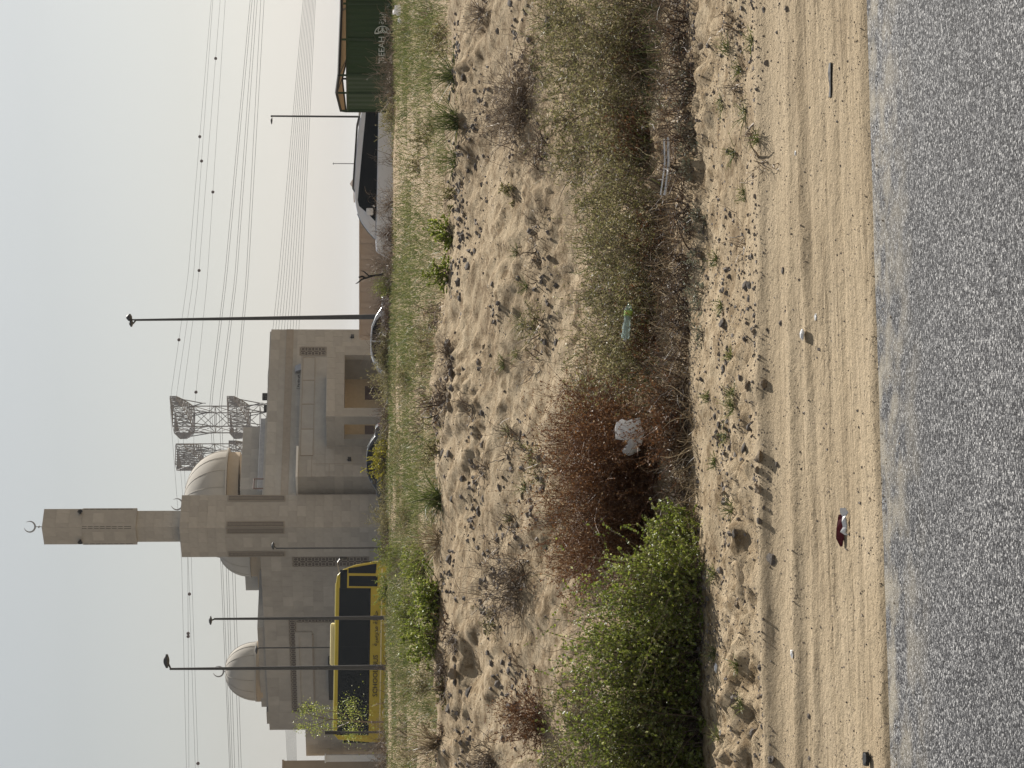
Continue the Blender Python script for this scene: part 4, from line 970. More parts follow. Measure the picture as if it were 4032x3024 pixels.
KIND = {   # strands per m2 of outline, segments, wander, droop, side twigs, side length, leaves per strand, leaf size, aspect, twig radius, stem, leaf
    'green': (1000, 5, .20, .0, 3, .28, 20, .0155, .66, .0016, 'twig_dead', 'leaf_green'),
    'rust':  (1150, 4, .30, .03, 4, .30, 12, .0115, .55, .0012, 'twig_rust', 'leaf_rust'),
    'olive': (560, 4, .28, .02, 4, .30, 18, .0130, .45, .0012, 'twig_dead', 'leaf_olive'),
    'brown': (600, 5, .36, .12, 4, .40, 3, .0085, .40, .0015, 'twig_brown', 'leaf_rust'),
    'dead':  (420, 6, .32, .06, 5, .42, 0, .008, .4, .0015, 'twig_dead', 'twig_dead'),
    'grey':  (900, 4, .25, .06, 3, .30, 8, .011, .5, .0012, 'twig_dead', 'leaf_grey'),
}
SEED = [100]
def shrub(name, label, base, width, height, kind, group=None, depth=None, k=1.0, fat=1.0, cat='shrub', lean=(0, 0)):
    SEED[0] += 1; rng = np.random.default_rng(SEED[0])
    dens, seg, wander, droop, nsub, lsub, nl, lsz, asp, rad, ms, ml = KIND[kind]
    if name == 'root_mat': ms = 'twig_brown'
    depth = depth or width * .8; n = max(14, int(dens * width * height * k / (fat * fat)))
    g = thing(name, label, cat, base, 0, group)
    az = rng.uniform(0, 2 * math.pi, n); el = np.arcsin(rng.uniform(.05, 1, n)) if kind != 'olive' else np.arcsin(rng.uniform(.35, 1, n))
    d = np.stack([np.cos(az) * np.cos(el) * width / 2, np.sin(az) * np.cos(el) * depth / 2, np.sin(el) * height], 1)
    d[:, 0] += lean[0]; d[:, 1] += lean[1]
    lump = 1 + .22 * vnoise(az * 1.9 + SEED[0], el * 3.0, SEED[0]) + .12 * vnoise(az * 5 + SEED[0], el * 6.0, SEED[0] + 3)
    ln = np.linalg.norm(d, axis=1) * lump * rng.uniform(.62, 1.08, n)
    b = np.stack([rng.normal(0, width * .13, n), rng.normal(0, depth * .13, n), np.full(n, -.01)], 1)
    b[:, 2] = terrain(b[:, 0] + base[0], b[:, 1] + base[1]) - base[2] - .01
    main = strands(rng, b, d - b * .6, ln, seg, wander, droop)
    mats = [tubes(rng, main, rad * 1.5 * fat, rad * .6 * fat)]
    allp = [main]
    nw = max(5, int(n * .02)); wi = rng.integers(0, n, nw)
    mats.append(tubes(rng, strands(rng, b[wi], d[wi] + rng.normal(0, .1, (nw, 3)) * height, ln[wi] * .9, 6, wander * .7, 0), rad * 3.2 * fat, rad * .9 * fat))
    if nsub:
        st = along(rng, main, nsub, .25); m = len(st); dirs = np.repeat(unit(main[:, -1] - main[:, 0]), nsub, 0) + rng.normal(0, .75, (m, 3))
        sub = strands(rng, st, dirs, np.repeat(ln, nsub) * lsub * rng.uniform(.5, 1.3, m), 3, wander * 1.1, droop)
        mats.append(ribbons(rng, sub, rad * 1.7 * fat, rad * .8 * fat)); allp.append(sub)
    V, Fc = joinm(mats)
    link(bpy.data.objects.new('stems', npmesh('stems', V, Fc, M[ms])), g)
    if nl:
        pos = [along(rng, main, nl, .45)] + ([along(rng, allp[1], max(1, nl // 2), .2)] if nsub else [])
        pos = np.concatenate(pos)
        V, Fc = leaves(rng, pos, np.full(len(pos), lsz * fat), asp)
        link(bpy.data.objects.new('leaves', npmesh('leaves', V, Fc, M[ml])), g)
    return g
WORDS = 'first second third fourth fifth sixth seventh eighth ninth tenth eleventh twelfth thirteenth fourteenth fifteenth sixteenth seventeenth eighteenth nineteenth twentieth'.split()
def nth(i): return WORDS[i] if i < 20 else 'twenty-' + WORDS[i - 20] if i < 29 else 'thirtieth' if i == 29 else 'thirty-' + WORDS[i - 30]
DP = 1.8228     # overview pixels to photograph pixels
def put(xd, yd, wd, hd, kind, name, label, group=None, **kw):
    b = ground(xd * DP, yd * DP); kx = b.y / F_PX * DP
    return shrub(name, label, b, wd * kx, hd * kx * 1.12, kind, group, **kw)

# --- thicket at the foot of the bank
GG = 'bright green leafy shrubs at the foot of the bank'
put(1506, 1570, 340, 320, 'green', 'leafy_shrub', 'largest bright green leafy shrub, at the bus end of the thicket', GG)
put(1504, 1405, 300, 305, 'green', 'leafy_shrub', 'tall bright green leafy shrub between the largest green shrub and the rust-brown scrub', GG)
put(1506, 1262, 230, 225, 'green', 'leafy_shrub', 'bright green leafy shrub sloping down beside the rust-brown scrub', GG)
put(1502, 1160, 180, 140, 'green', 'leafy_shrub', 'lowest green leafy shrub at the enclosure end of the green mass', GG)
put(1500, 1650, 240, 230, 'green', 'leafy_shrub', 'green leafy shrub at the very bus end of the verge', GG)
RG = 'rust-brown dried shrubs on the bank'
put(1405, 1005, 340, 275, 'rust', 'dried_shrub', 'rust-brown dried shrub with a white plastic bag caught in it', RG)
put(1390, 1135, 330, 265, 'rust', 'dried_shrub', 'rust-brown dried shrub behind the green leafy shrubs', RG)
put(1340, 930, 260, 190, 'rust', 'dried_shrub', 'rust-brown dried shrub between the plastic bag and the bottle', RG)
put(1275, 1215, 220, 110, 'rust', 'dried_shrub', 'thin rust-brown dried shrub spreading over bare sand above the green mass', RG, k=.5)
put(1470, 915, 240, 130, 'rust', 'dried_shrub', 'low rust-brown dried shrub below the plastic bag', RG)
BG = 'brown tangled stems at the foot of the thicket'
for i, (yd, wd, hd) in enumerate(((60, 240, 120), (170, 230, 110), (285, 220, 120), (385, 180, 90), (470, 200, 100), (580, 210, 95), (690, 220, 110), (790, 210, 110), (880, 200, 110), (990, 220, 115), (1075, 180, 100))):
    put(1482, yd, wd, hd, 'brown', 'tangled_weed', nth(i) + ' brown stem tangle along the thicket foot, counted from the enclosure end', BG)
OG = 'olive weeds of the thicket'
OLV = sorted(((1420, 470, 230, 190), (1425, 575, 240, 190), (1420, 680, 240, 200), (1405, 785, 220, 190), (1350, 520, 220, 120), (1345, 640, 220, 120), (1330, 760, 200, 110),
                       (1400, 40, 240, 210), (1395, 150, 240, 210), (1390, 255, 230, 190), (1400, 350, 210, 170), (1320, 90, 220, 150), (1310, 215, 220, 130), (1300, 320, 190, 110), (1370, 420, 190, 140), (1300, 440, 170, 80), (1290, 860, 170, 80)), key=lambda q: q[1])
for i, (xd, yd, wd, hd) in enumerate(OLV):
    put(xd, yd, wd, hd, 'olive', 'olive_weed', nth(i) + ' olive fine-stemmed weed of the thicket, counted from the enclosure end', OG, k=.55)
AG = 'grey-green sprigs along the verge'
for i, (xd, yd, wd, hd) in enumerate(sorted(((1490, 165, 90, 55), (1484, 225, 80, 45), (1500, 300, 110, 60), (1496, 350, 80, 45), (1512, 470, 100, 50), (1516, 560, 90, 45), (1514, 640, 110, 60), (1518, 720, 80, 40), (1480, 110, 80, 50)), key=lambda q: q[1])):
    put(xd, yd, wd, hd, 'grey', 'grey_sprig', nth(i) + ' small grey-green sprig at the thicket foot, counted from the enclosure end', AG)
for i, (xd, yd, wd, hd) in enumerate(((1250, 1500, 150, 80), (1290, 1600, 190, 110), (1230, 1640, 150, 90))):
    put(xd, yd, wd, hd, 'olive', 'olive_weed', nth(i) + ' greyish olive weed behind the largest green shrub, counted towards the bus end', 'olive weeds behind the green shrubs', k=.6)
# the thicket runs on past both ends of the picture: copies of plants already built
def run_on(src, xd, yd, label, group):
    o = copy_tree(src); o.location = ground(xd * DP, yd * DP); o.rotation_euler = (0, 0, random.uniform(0, 6.28)); tag(o, label, group=group)
kinds = {k: [o for o in bpy.data.objects if o.name.split('.')[0] == k and o.parent is None] for k in ('olive_weed', 'tangled_weed', 'leafy_shrub', 'grey_sprig')}
for i, yd in enumerate((-70, -150, -230, -320, -410, -500)):
    run_on(kinds['olive_weed'][i % 7], 1400 - 40 * (i % 2), yd, 'olive weed beyond the enclosure end of the photo', 'olive weeds outside the photo')
    run_on(kinds['tangled_weed'][i % 7], 1482, yd + 20, 'brown stem tangle beyond the enclosure end of the photo', 'stem tangles outside the photo')
for i, yd in enumerate((1790, 1930, 2060)):
    run_on(kinds['leafy_shrub'][i % 3], 1500, yd, 'green leafy shrub beyond the bus end of the photo', 'green shrubs outside the photo')
# --- dead bushes on the bare bank
put(1135, 235, 270, 125, 'dead', 'dead_bush', 'large dead grey-brown bush on the bare bank with dark shade under it', k=1.9)
for i, (xd, yd, wd, hd) in enumerate(((1250, 40, 180, 95), (1240, 130, 220, 90), (1230, 250, 220, 85), (1250, 350, 180, 60))):
    put(xd, yd, wd, hd, 'olive', 'olive_weed', nth(i) + ' olive weed below the large dead bush, counted from the enclosure end', 'olive weeds climbing the bank', k=.6)
put(1160, 150, 170, 70, 'dead', 'dead_bush', 'low dead bush trailing down on the enclosure side of the large dead bush')
put(1175, 330, 170, 60, 'brown', 'dead_bush', 'low dead bush on the bus side of the large dead bush on the bank')
put(1120, 1265, 190, 135, 'dead', 'dead_bush', 'dead twiggy bush on the bank above the thin rust scrub', k=1.5)
put(1165, 1555, 180, 115, 'rust', 'dead_bush', 'reddish dead bush on the bank above the largest green shrub', k=.7)
put(1060, 1640, 130, 85, 'dead', 'dead_bush', 'grey dead bush at the bus end of the bank', k=1.6)
put(1045, 25, 120, 65, 'dead', 'dead_bush', 'dead bush hanging from the crest at the enclosure end', k=1.4)
put(1020, 890, 130, 45, 'dead', 'dead_bush', 'thin dead bush just below the crest at the middle of the bank', k=1.2)
put(1050, 1010, 110, 40, 'dead', 'dead_bush', 'small dead bush below the crest on the enclosure side of the twiggy one', k=1.2)
DG = 'thin dead brush on the bare bank'
for i, (xd, yd, wd, hd) in enumerate(((1110, 420, 90, 34), (1165, 480, 130, 60), (1160, 560, 130, 55), (1170, 690, 150, 70), (1160, 790, 120, 55), (1110, 950, 140, 60), (1160, 1010, 130, 55), (1110, 1130, 130, 55), (1075, 1180, 90, 40), (1070, 1350, 90, 36), (1120, 1430, 100, 40))):
    put(xd, yd, wd, hd, 'dead' if i % 3 else 'olive', 'thin_brush', nth(i) + ' thin wispy brush on the bare bank, counted from the enclosure end', DG, k=.75 if i % 3 else .45)
MG = 'brown withered weeds among the olive ones'
for i, (xd, yd, wd, hd) in enumerate(((1370, 15, 150, 90), (1390, 110, 170, 110), (1360, 200, 160, 90), (1400, 300, 170, 110), (1350, 385, 150, 70), (1420, 520, 160, 90), (1330, 580, 150, 70), (1400, 640, 150, 80), (1340, 700, 150, 70), (1420, 740, 160, 90), (1370, 820, 150, 80))):
    put(xd, yd, wd, hd, 'rust' if i % 2 else 'brown', 'withered_weed', nth(i) + ' withered brown weed among the olive weeds, counted from the enclosure end', MG, k=.6)
RT = 'dark roots along the crest'
for i, (xd, yd, wd, hd) in enumerate(((968, 770, 110, 30), (962, 850, 110, 34), (980, 1380, 90, 34), (958, 1450, 110, 34))):
    put(xd, yd, wd, hd, 'dead', 'root_mat', nth(i) + ' mat of dark dead roots on the crest, counted from the enclosure end', RT, k=4.5, depth=.3)
# --- small green weeds sprouting from bare sand
SG = 'weed sprouts on the bare sand'
SPR = sorted(((1090, 785, 60), (1118, 765, 45), (1118, 545, 50), (1105, 1120, 50), (1140, 620, 60), (1130, 700, 80), (1575, 105, 80), (1625, 85, 60), (1600, 150, 60), (1612, 240, 80), (1590, 330, 70), (1640, 300, 60), (1560, 220, 60), (1585, 880, 90), (1590, 850, 60),
                                  (1560, 660, 60), (1580, 770, 50), (1545, 1000, 50), (1585, 1100, 70), (1600, 1440, 70), (1545, 1410, 60), (1605, 1520, 60), (1550, 560, 60), (1570, 940, 60), (1610, 420, 60), (1545, 1240, 50), (1530, 860, 50), (1555, 1590, 60), (1100, 930, 60), (1135, 1050, 80)), key=lambda q: (q[0] > 1300, q[1]))
for i, (xd, yd, wd) in enumerate(SPR):
    b = ground(xd * DP, yd * DP); kx = b.y / F_PX * DP; SEED[0] += 1; rng = np.random.default_rng(SEED[0])
    where = 'bare bank' if xd < 1300 else 'sandy strip'
    g = thing('weed_sprout', nth(i if xd < 1300 else i - sum(q[0] < 1300 for q in SPR)) + ' spiky weed sprout on the ' + where + ', counted from the enclosure end', 'weed', b, 0, SG + (' of the bank' if xd < 1300 else ' of the verge'))
    n = 34; az = rng.uniform(0, 6.28, n); el = rng.uniform(.15, 1.3, n); d = np.stack([np.cos(az) * np.cos(el), np.sin(az) * np.cos(el), np.sin(el)], 1)
    pts = strands(rng, np.zeros((n, 3)) + rng.normal(0, .012, (n, 3)) * [1, 1, 0], d, wd * kx * .55 * rng.uniform(.5, 1.1, n), 4, .14, .12)
    V, Fc = ribbons(rng, pts, .0042, .001); link(bpy.data.objects.new('blades', npmesh('blades', V, Fc, M['grass_green'])), g)
    pos = along(rng, pts, 2, .3); V, Fc = leaves(rng, pos, np.full(len(pos), .010), .4); link(bpy.data.objects.new('leaves', npmesh('leaves', V, Fc, M['leaf_olive'])), g)
# creeping brown weeds on the verge strip
for i, (xd, yd, wd) in enumerate(((1590, 60, 120), (1600, 200, 120), (1625, 300, 150), (1640, 360, 100), (1610, 520, 120))):
    put(xd, yd, wd, 30, 'dead', 'creeping_weed', nth(i) + ' brown creeping weed on the sandy strip, counted from the enclosure end', 'creeping weeds on the verge', k=2.2, depth=.35)

# --- weeds too many to count: filling of the thicket, field grass
def project(Pw):
    v = Pw - np.array([0, 0, EYE]); f = v[:, 1] * math.cos(PITCH) - v[:, 2] * math.sin(PITCH); u = v[:, 1] * math.sin(PITCH) + v[:, 2] * math.cos(PITCH)
    return W_PX / 2 - u / f * F_PX, H_PX / 2 - v[:, 0] / f * F_PX
def scatter(rng, n, xr, wr):
    X = rng.uniform(*xr, n); Y = rng.uniform(*wr, n) + .14 * X; return np.stack([X, Y, terrain(X, Y)], 1)
rng = np.random.default_rng(5)
B = scatter(rng, 30000, (-3.2, 3.2), (10.35, 13.6)); px, py = project(B); xd, yd = px / DP, py / DP
dens = fbm(B[:, 0] * 2.2, B[:, 1] * 1.8, 61, 3) * .7 + .38
lim = np.interp(yd, [0, 150, 330, 430, 600, 800, 880, 1000, 1180, 1250, 1350, 1450, 1560, 1660], [1150, 1180, 1230, 1270, 1235, 1245, 1250, 1195, 1195, 1245, 1300, 1260, 1230, 1190])
keep = (xd > lim + rng.normal(0, 18, len(B))) & (rng.uniform(0, 1, len(B)) < dens) & (B[:, 1] - .14 * B[:, 0] > 10.38 + .12 * vnoise(B[:, 0] * 3, B[:, 0], 63))
B = B[keep]; xd = xd[keep]; yd = yd[keep]
isdry = (rng.uniform(0, 1, len(B)) < np.where((yd > 830) & (yd < 1240), .8, .35)) | (xd > 1440)
for nm, sel, mt_, lab, ln in (('dry_weeds', isdry, 'grass_dry', 'fine dry brown weeds filling the thicket', .15), ('olive_weeds', ~isdry, 'grass_green', 'fine olive weeds filling the thicket', .14)):
    b = B[sel]; n = len(b); d = np.stack([rng.normal(0, .4, n), rng.normal(0, .4, n), np.ones(n)], 1)
    pts = strands(rng, b, d, ln * rng.uniform(.4, 1.2, n), 4, .34, .05); V, Fc = ribbons(rng, pts, .0040, .0014)
    pos = along(rng, pts, 2, .4); V2, F2 = leaves(rng, pos, np.full(len(pos), .009), .4)
    V, Fc = joinm([(V, Fc), (V2, F2)])
    tag(link(bpy.data.objects.new(nm, npmesh(nm, V, Fc, M[mt_]))), lab, 'weeds', kind='stuff')
# field: patches of green, patches of straw, bare sand between
rng = np.random.default_rng(6)
n0 = 330000; Y = np.concatenate([16.2 + (84 - 16.2) * rng.uniform(0, 1, 250000) ** 1.7, rng.uniform(50, 86, 80000)]); X = rng.uniform(-1, 1, n0) * (.19 * Y + .8)
wv = Y - .14 * X; green = fbm(X * .55 + 3, Y * .16, 71, 3); bare = fbm(X * .4 + 9, Y * .13 + 4, 72, 3)
far = sstep(38, 58, Y); left = sstep(1, -4, X / Y * 20)
endf = np.clip(66 - (X - 5) * 1.2, 60, 84)
ok = (wv > 16.15) & (Y < endf + 5)
fx, fy = project(np.stack([X, Y, np.full(n0, .95)], 1)); fx = fx / DP; fy = fy / DP
def patches(lst): 
    t = np.zeros(n0)
    for a_, b_, ra, rb, s_ in lst: t = np.maximum(t, s_ * np.exp(-((fx - a_) / ra) ** 2 - ((fy - b_) / rb) ** 2))
    return t
GP = patches([(925, 90, 45, 110, 1), (955, 300, 28, 140, .9), (925, 510, 40, 70, 1), (915, 600, 45, 60, 1), (890, 760, 45, 80, .9), (905, 1050, 50, 130, 1), (890, 1250, 60, 130, 1), (895, 1380, 60, 90, 1), (930, 1490, 40, 90, .8), (945, 420, 22, 90, .6)])
SP = patches([(880, 340, 22, 150, .9), (880, 480, 20, 90, .7), (888, 640, 22, 60, .6), (872, 240, 16, 90, .7), (872, 700, 16, 70, .5), (875, 1610, 30, 60, .9), (895, 1560, 25, 60, .6), (866, 1450, 12, 50, .5)])
pg = np.clip(.24 + .14 * left + 1.05 * GP + .45 * green, .05, 1) * (1 - .7 * SP * (1 - .6 * GP))
pd = np.clip(.30 - .18 * GP - .15 * green, .05, .8) * (1 - .8 * SP)
u = rng.uniform(0, 1, n0)
for nm, sel, mt_, lab in (('field_grass', ok & (u < pg * .51), 'grass_green', 'short green weeds and grass over the field behind the crest'), ('dry_field_grass', ok & (u > 1 - pd * .26), 'grass_dry', 'straw-coloured dry grass over the field behind the crest')):
    b = np.stack([X[sel], Y[sel], terrain(X[sel], Y[sel]) - .01], 1); n = len(b); fat = np.clip(b[:, 1] / 24, .8, 2.6)
    hgt = (.10 + .09 * np.clip(green[sel] + .4, 0, 1.4)) * rng.uniform(.4, 1.35, n) * np.interp(b[:, 1], [16, 50, 80], [1, .85, .7])
    d = np.stack([rng.normal(0, .55, n), rng.normal(0, .55, n), np.ones(n)], 1)
    pts = strands(rng, b, d, hgt, 2, .22, .10)
    V, Fc = ribbons(rng, pts, .0058, .002)
    c_ = pts.reshape(-1, 3)
    V = V.reshape(n, 3, 2, 3); mid = V.mean(2, keepdims=True); V = (mid + (V - mid) * fat[:, None, None, None]).reshape(-1, 3)
    mats = [(V, Fc)]
    if nm == 'field_grass':
        pos = along(rng, pts, 1, .35); V2, F2 = leaves(rng, pos, fat * .014, .55); mats.append((V2, F2))
    V, Fc = joinm(mats)
    tag(link(bpy.data.objects.new(nm, npmesh(nm, V, Fc, M[mt_]))), lab, 'grass', kind='stuff')
# distinct plants of the field
def tuft(label, xd, yd, hd, n, spread, material, group, w0=.006, droop=.1):
    b = ground(xd * DP, yd * DP); kx = b.y / F_PX * DP; SEED[0] += 1; rng = np.random.default_rng(SEED[0])
    g = thing('grass_tuft', label, 'grass tuft', b, 0, group); az = rng.uniform(0, 6.28, n); el = np.pi / 2 - np.abs(rng.normal(0, spread, n))
    d = np.stack([np.cos(az) * np.cos(el), np.sin(az) * np.cos(el), np.maximum(np.sin(el), .1)], 1)
    pts = strands(rng, rng.normal(0, .03, (n, 3)) * [1, 1, 0] - [0, 0, .02], d, hd * kx * rng.uniform(.45, 1.1, n), 5, .06, droop)
    V, Fc = ribbons(rng, pts, w0, .0015); link(bpy.data.objects.new('blades', npmesh('blades', V, Fc, M[material])), g)
TG = 'spiky grass tufts behind the crest'
tuft('large dark green spiky grass tuft on the crest above the large dead bush', 985, 262, 105, 130, .75, 'grass_green', TG)
tuft('green spiky grass tuft on the crest on the bus side of the large spiky tuft', 983, 348, 75, 80, .7, 'grass_green', TG)
tuft('green grass tuft at the enclosure end of the crest', 978, 165, 80, 110, .8, 'grass_green', TG)
tuft('wide sprawling grass tuft with pale dry blades behind the middle crest', 948, 1075, 110, 190, 1.0, 'grass_green', TG, .006, .35)
tuft('pale dry grass tuft on the bus side of the sprawling tuft', 946, 1170, 90, 130, .9, 'grass_dry', TG, .006, .35)
tuft('dry grass tuft at the bus end behind the crest', 946, 1610, 100, 140, .6, 'grass_dry', TG)
tuft('green grass tuft beside the dry tuft at the bus end', 940, 1530, 70, 100, .7, 'grass_green', TG)
FS = 'low shrubs of the field'
for xd, yd, wd, hd, kind, lab in ((965, 80, 130, 70, 'olive', 'olive shrub at the enclosure end of the field near the litter'), (972, 510, 110, 50, 'green', 'green low shrub behind the crest, below the off-road car'),
                                  (965, 595, 90, 45, 'green', 'green low shrub behind the crest under the tall dry scrub'), (935, 760, 120, 60, 'olive', 'olive shrub of the field on the enclosure side of the root mat'),
                                  (950, 885, 120, 70, 'brown', 'brown dry shrub standing behind the root mat at the middle crest'), (948, 980, 100, 60, 'olive', 'olive shrub between the brown shrub and the sprawling tuft'),
                                  (945, 1290, 140, 75, 'green', 'bright green field shrub on the enclosure side of the crest hollow'), (942, 1385, 140, 80, 'green', 'bright green field shrub directly behind the crest hollow'),
                                  (925, 1220, 110, 60, 'green', 'green field shrub below the front of the bus'), (935, 1475, 110, 60, 'olive', 'olive field shrub on the bus side of the crest hollow'),
                                  (900, 1330, 130, 55, 'green', 'green field shrub below the lettering of the bus'), (890, 1120, 120, 50, 'olive', 'olive field shrub below the minaret'),
                                  (985, 420, 100, 40, 'olive', 'low olive shrub at the crest on the bus side of the spiky tufts'), (945, 700, 110, 45, 'brown', 'brown thin shrub behind the crest below the tallest lamp post')):
    put(xd, yd, wd, hd, kind, 'field_shrub', lab, FS, k=.9, fat=1.35)
rngf = random.Random(21); FW = []
for i in range(44):
    xd_ = rngf.uniform(850, 965); yd_ = rngf.uniform(0, 1655)
    kd = 'green' if (1180 < yd_ < 1420 or 480 < yd_ < 620) and rngf.random() < .7 else rngf.choice(['olive', 'olive', 'brown', 'brown', 'dead'])
    if 240 < yd_ < 560 and xd_ < 900: continue
    FW.append((yd_, xd_, rngf.uniform(60, 120), rngf.uniform(22, 48), kd))
cnt_ = {}
for yd_, xd_, w_, h_, kd in sorted(FW):
    cnt_[kd] = cnt_.get(kd, -1) + 1; what = {'green': 'leafy green', 'olive': 'olive', 'brown': 'withered brown', 'dead': 'bare dead'}[kd]
    put(xd_, yd_, w_, h_, kd, 'field_weed', nth(cnt_[kd]) + ' ' + what + ' weed low in the field grass, counted from the enclosure end', what + ' weeds low in the field grass', cat='weed', k=.8, fat=1.5)
# scrub along the far edge of the field
def far_put(v_base, y, wd, hd, dist, kind, name, label, group=None, **kw):
    """base hidden behind the field: stands at a known distance"""
    p = P(v_base * DP, y * DP, dist); b = Vector((p.x, dist, gz(p.x, dist))); kx = dist / F_PX * DP
    top = P((v_base - hd) * DP, y * DP, dist).z
    return shrub(name, label, b, wd * kx, max(.16, top - b.z), kind, group, **kw)
EG = 'dry scrub along the far edge of the field'
for xd, yd, wd, hd, dist, kind, lab, fat, k in ((835, 150, 120, 45, 60, 'dead', 'dry scrub in front of the lettering of the green enclosure', 2.4, 1.2), (838, 205, 90, 45, 60, 'dead', 'dry scrub at the near corner of the green enclosure', 2.4, 1.2),
        (835, 60, 120, 25, 61, 'dead', 'low dry scrub under the emblem of the green enclosure', 2.4, 1.2), (835, 330, 130, 30, 62, 'dead', 'thin dry scrub in front of the rear of the off-road car', 2.4, .3),
        (832, 440, 110, 48, 62, 'dead', 'dry scrub in front of the mirror of the off-road car', 2.4, .9), (828, 570, 120, 58, 63, 'dead', 'tallest dry scrub with black bare branches, on the bus side of the off-road car', 2.4, 1.5),
        (830, 500, 100, 36, 63, 'brown', 'brown scrub in front of the bonnet of the off-road car', 2.4, .8), (828, 650, 110, 36, 66, 'brown', 'brown scrub below the tallest lamp post', 2.6, .8), (826, 745, 120, 52, 66, 'dead', 'upright reddish dry scrub in front of the silver saloon', 2.6, 1.1),
        (830, 615, 100, 24, 64, 'brown', 'brown scrub in front of the boot of the silver saloon', 2.4, 3.2), (830, 690, 100, 22, 65, 'brown', 'brown scrub in front of the rear window of the silver saloon', 2.4, 3.2), (830, 775, 110, 22, 66, 'olive', 'olive scrub in front of the windscreen of the silver saloon', 2.4, 3.2),
        (826, 830, 120, 38, 68, 'olive', 'olive scrub on the bus side of the silver saloon', 2.8, .8), (826, 900, 110, 34, 70, 'brown', 'dark scrub between the two saloon cars', 2.8, .8), (822, 1120, 90, 28, 76, 'olive', 'olive scrub at the foot of the minaret', 3.0, .9), (830, 1190, 90, 30, 76, 'green', 'green scrub in front of the bus bonnet', 3.0, .8),
        (834, 1270, 100, 26, 78, 'green', 'green scrub in front of the bus door', 3.0, .9), (836, 1350, 90, 14, 78, 'olive', 'low olive scrub under the lettering of the bus', 3.0, .8), (838, 1440, 90, 20, 78, 'brown', 'brown scrub at the foot of the tall post by the bus', 3.0, .9),
        (838, 1520, 110, 26, 78, 'brown', 'brown scrub below the rear of the bus', 3.0, .9), (832, 1600, 110, 48, 78, 'dead', 'dark twiggy scrub just behind the tail of the bus', 3.0, 1.6), (830, 1650, 80, 40, 78, 'dead', 'twiggy scrub before the tan house', 3.0, 1.4)):
    far_put(xd, yd, wd, hd, dist, kind, 'dry_scrub', lab, EG, fat=fat, k=k)
rngf = random.Random(33)
for i in range(30):
    yd_ = 20 + i * 55 + rngf.uniform(-15, 15); dist_ = 58 if yd_ < 240 else 62 if yd_ < 600 else 66 if yd_ < 900 else 74
    kd = 'olive' if 780 < yd_ < 1400 and rngf.random() < .75 else rngf.choice(['brown', 'dead', 'olive'])
    if yd_ < 250 or 270 < yd_ < 480 or 1200 < yd_ < 1600: continue
    cnt_['e' + kd] = cnt_.get('e' + kd, -1) + 1; what = {'olive': 'olive', 'brown': 'brown', 'dead': 'bare'}[kd]
    far_put(834, yd_, rngf.uniform(80, 120), rngf.uniform(14, 24), dist_, kd, 'edge_weed', nth(cnt_['e' + kd]) + ' low ' + what + ' weed along the far field edge, counted from the enclosure end', what + ' weeds along the far edge of the field', cat='weed', fat=2.6, k=1.9)
KIND['yellow'] = KIND['green'][:-1] + ('leaf_yellow',)
far_put(826, 990, 100, 34, 74, 'yellow', 'flowering_shrub', 'yellow-green flowering shrub in front of the dark saloon', fat=3.4, k=1.4)
# bare black branches in the tallest scrub
pb = P(1500, 1075, 62.5); br = thing('bare_branch', 'two forked black bare branches reaching out of the tallest dry scrub', 'branch', (pb.x, 62.5, gz(pb.x, 62.5)))
b_ = MB(); z0 = br.location.z
for path in ([(1510, 1080), (1470, 1085), (1452, 1086), (1432, 1068), (1420, 1066)], [(1470, 1085), (1440, 1095), (1424, 1100), (1406, 1115), (1400, 1117)], [(1440, 1095), (1426, 1088), (1412, 1092)]):
    b_.tube([(P(v, y, 62.5).x - pb.x, 0, P(v, y, 62.5).z - z0) for v, y in path], [.03, .026, .022, .016, .006][:len(path)], 5)
b_.build('limb', M['black'], br)
# young tree at the rear of the bus
DT = 96.0; pt_ = P(1470, 2842, DT); tr = thing('young_tree', 'young thin tree with light green leaves at the rear of the bus', 'tree', (pt_.x, DT, gz(pt_.x, DT)))
rng = np.random.default_rng(77); zt = tr.location.z; tb = MB(); loc = lambda v, y, dy=0: (P(v, y, DT).x - pt_.x, dy, P(v, y, DT).z - zt)
limbs = [([(1600, 2842), (1450, 2843), (1350, 2838), (1270, 2828), (1190, 2805)], .05), ([(1400, 2840), (1340, 2810), (1290, 2800), (1250, 2795)], .03), ([(1380, 2842), (1330, 2868), (1290, 2878), (1245, 2880)], .03), ([(1300, 2832), (1260, 2850), (1215, 2868), (1180, 2860)], .025), ([(1280, 2828), (1240, 2790), (1205, 2780)], .02), ([(1430, 2843), (1400, 2790), (1370, 2775)], .025), ([(1430, 2843), (1400, 2890), (1380, 2905)], .025)]
pts_l = []
for i, (path, r_) in enumerate(limbs):
    dy = [0] + list(np.cumsum(rng.normal(0, .25, len(path) - 1))) if i else [0] * len(path)
    q = [loc(v, y, d) for (v, y), d in zip(path, dy)]; tb.tube(q, [r_ * (1 - .75 * j / (len(q) - 1)) for j in range(len(q))], 6)
    for a, b in zip(q[1:] if i else q[2:], q[2:] if i else q[3:]):
        for _ in range(80):
            t = rng.uniform(0, 1); pts_l.append([a[k] * (1 - t) + b[k] * t + rng.normal(0, .16 if i else .20) for k in range(3)])
    for _ in range(110): pts_l.append([q[-1][k] + rng.normal(0, .15) for k in range(3)])
for _ in range(700): pts_l.append([rng.normal(.1, .55), rng.normal(0, .4), rng.normal(P(1385, 2842, DT).z - zt, .38)])
tb.build('trunk', M['twig_dead'], tr)
V, Fc = leaves(rng, np.array(pts_l), np.full(len(pts_l), .075), .5); link(bpy.data.objects.new('crown', npmesh('crown', V, Fc, M['leaf_green'])), tr)

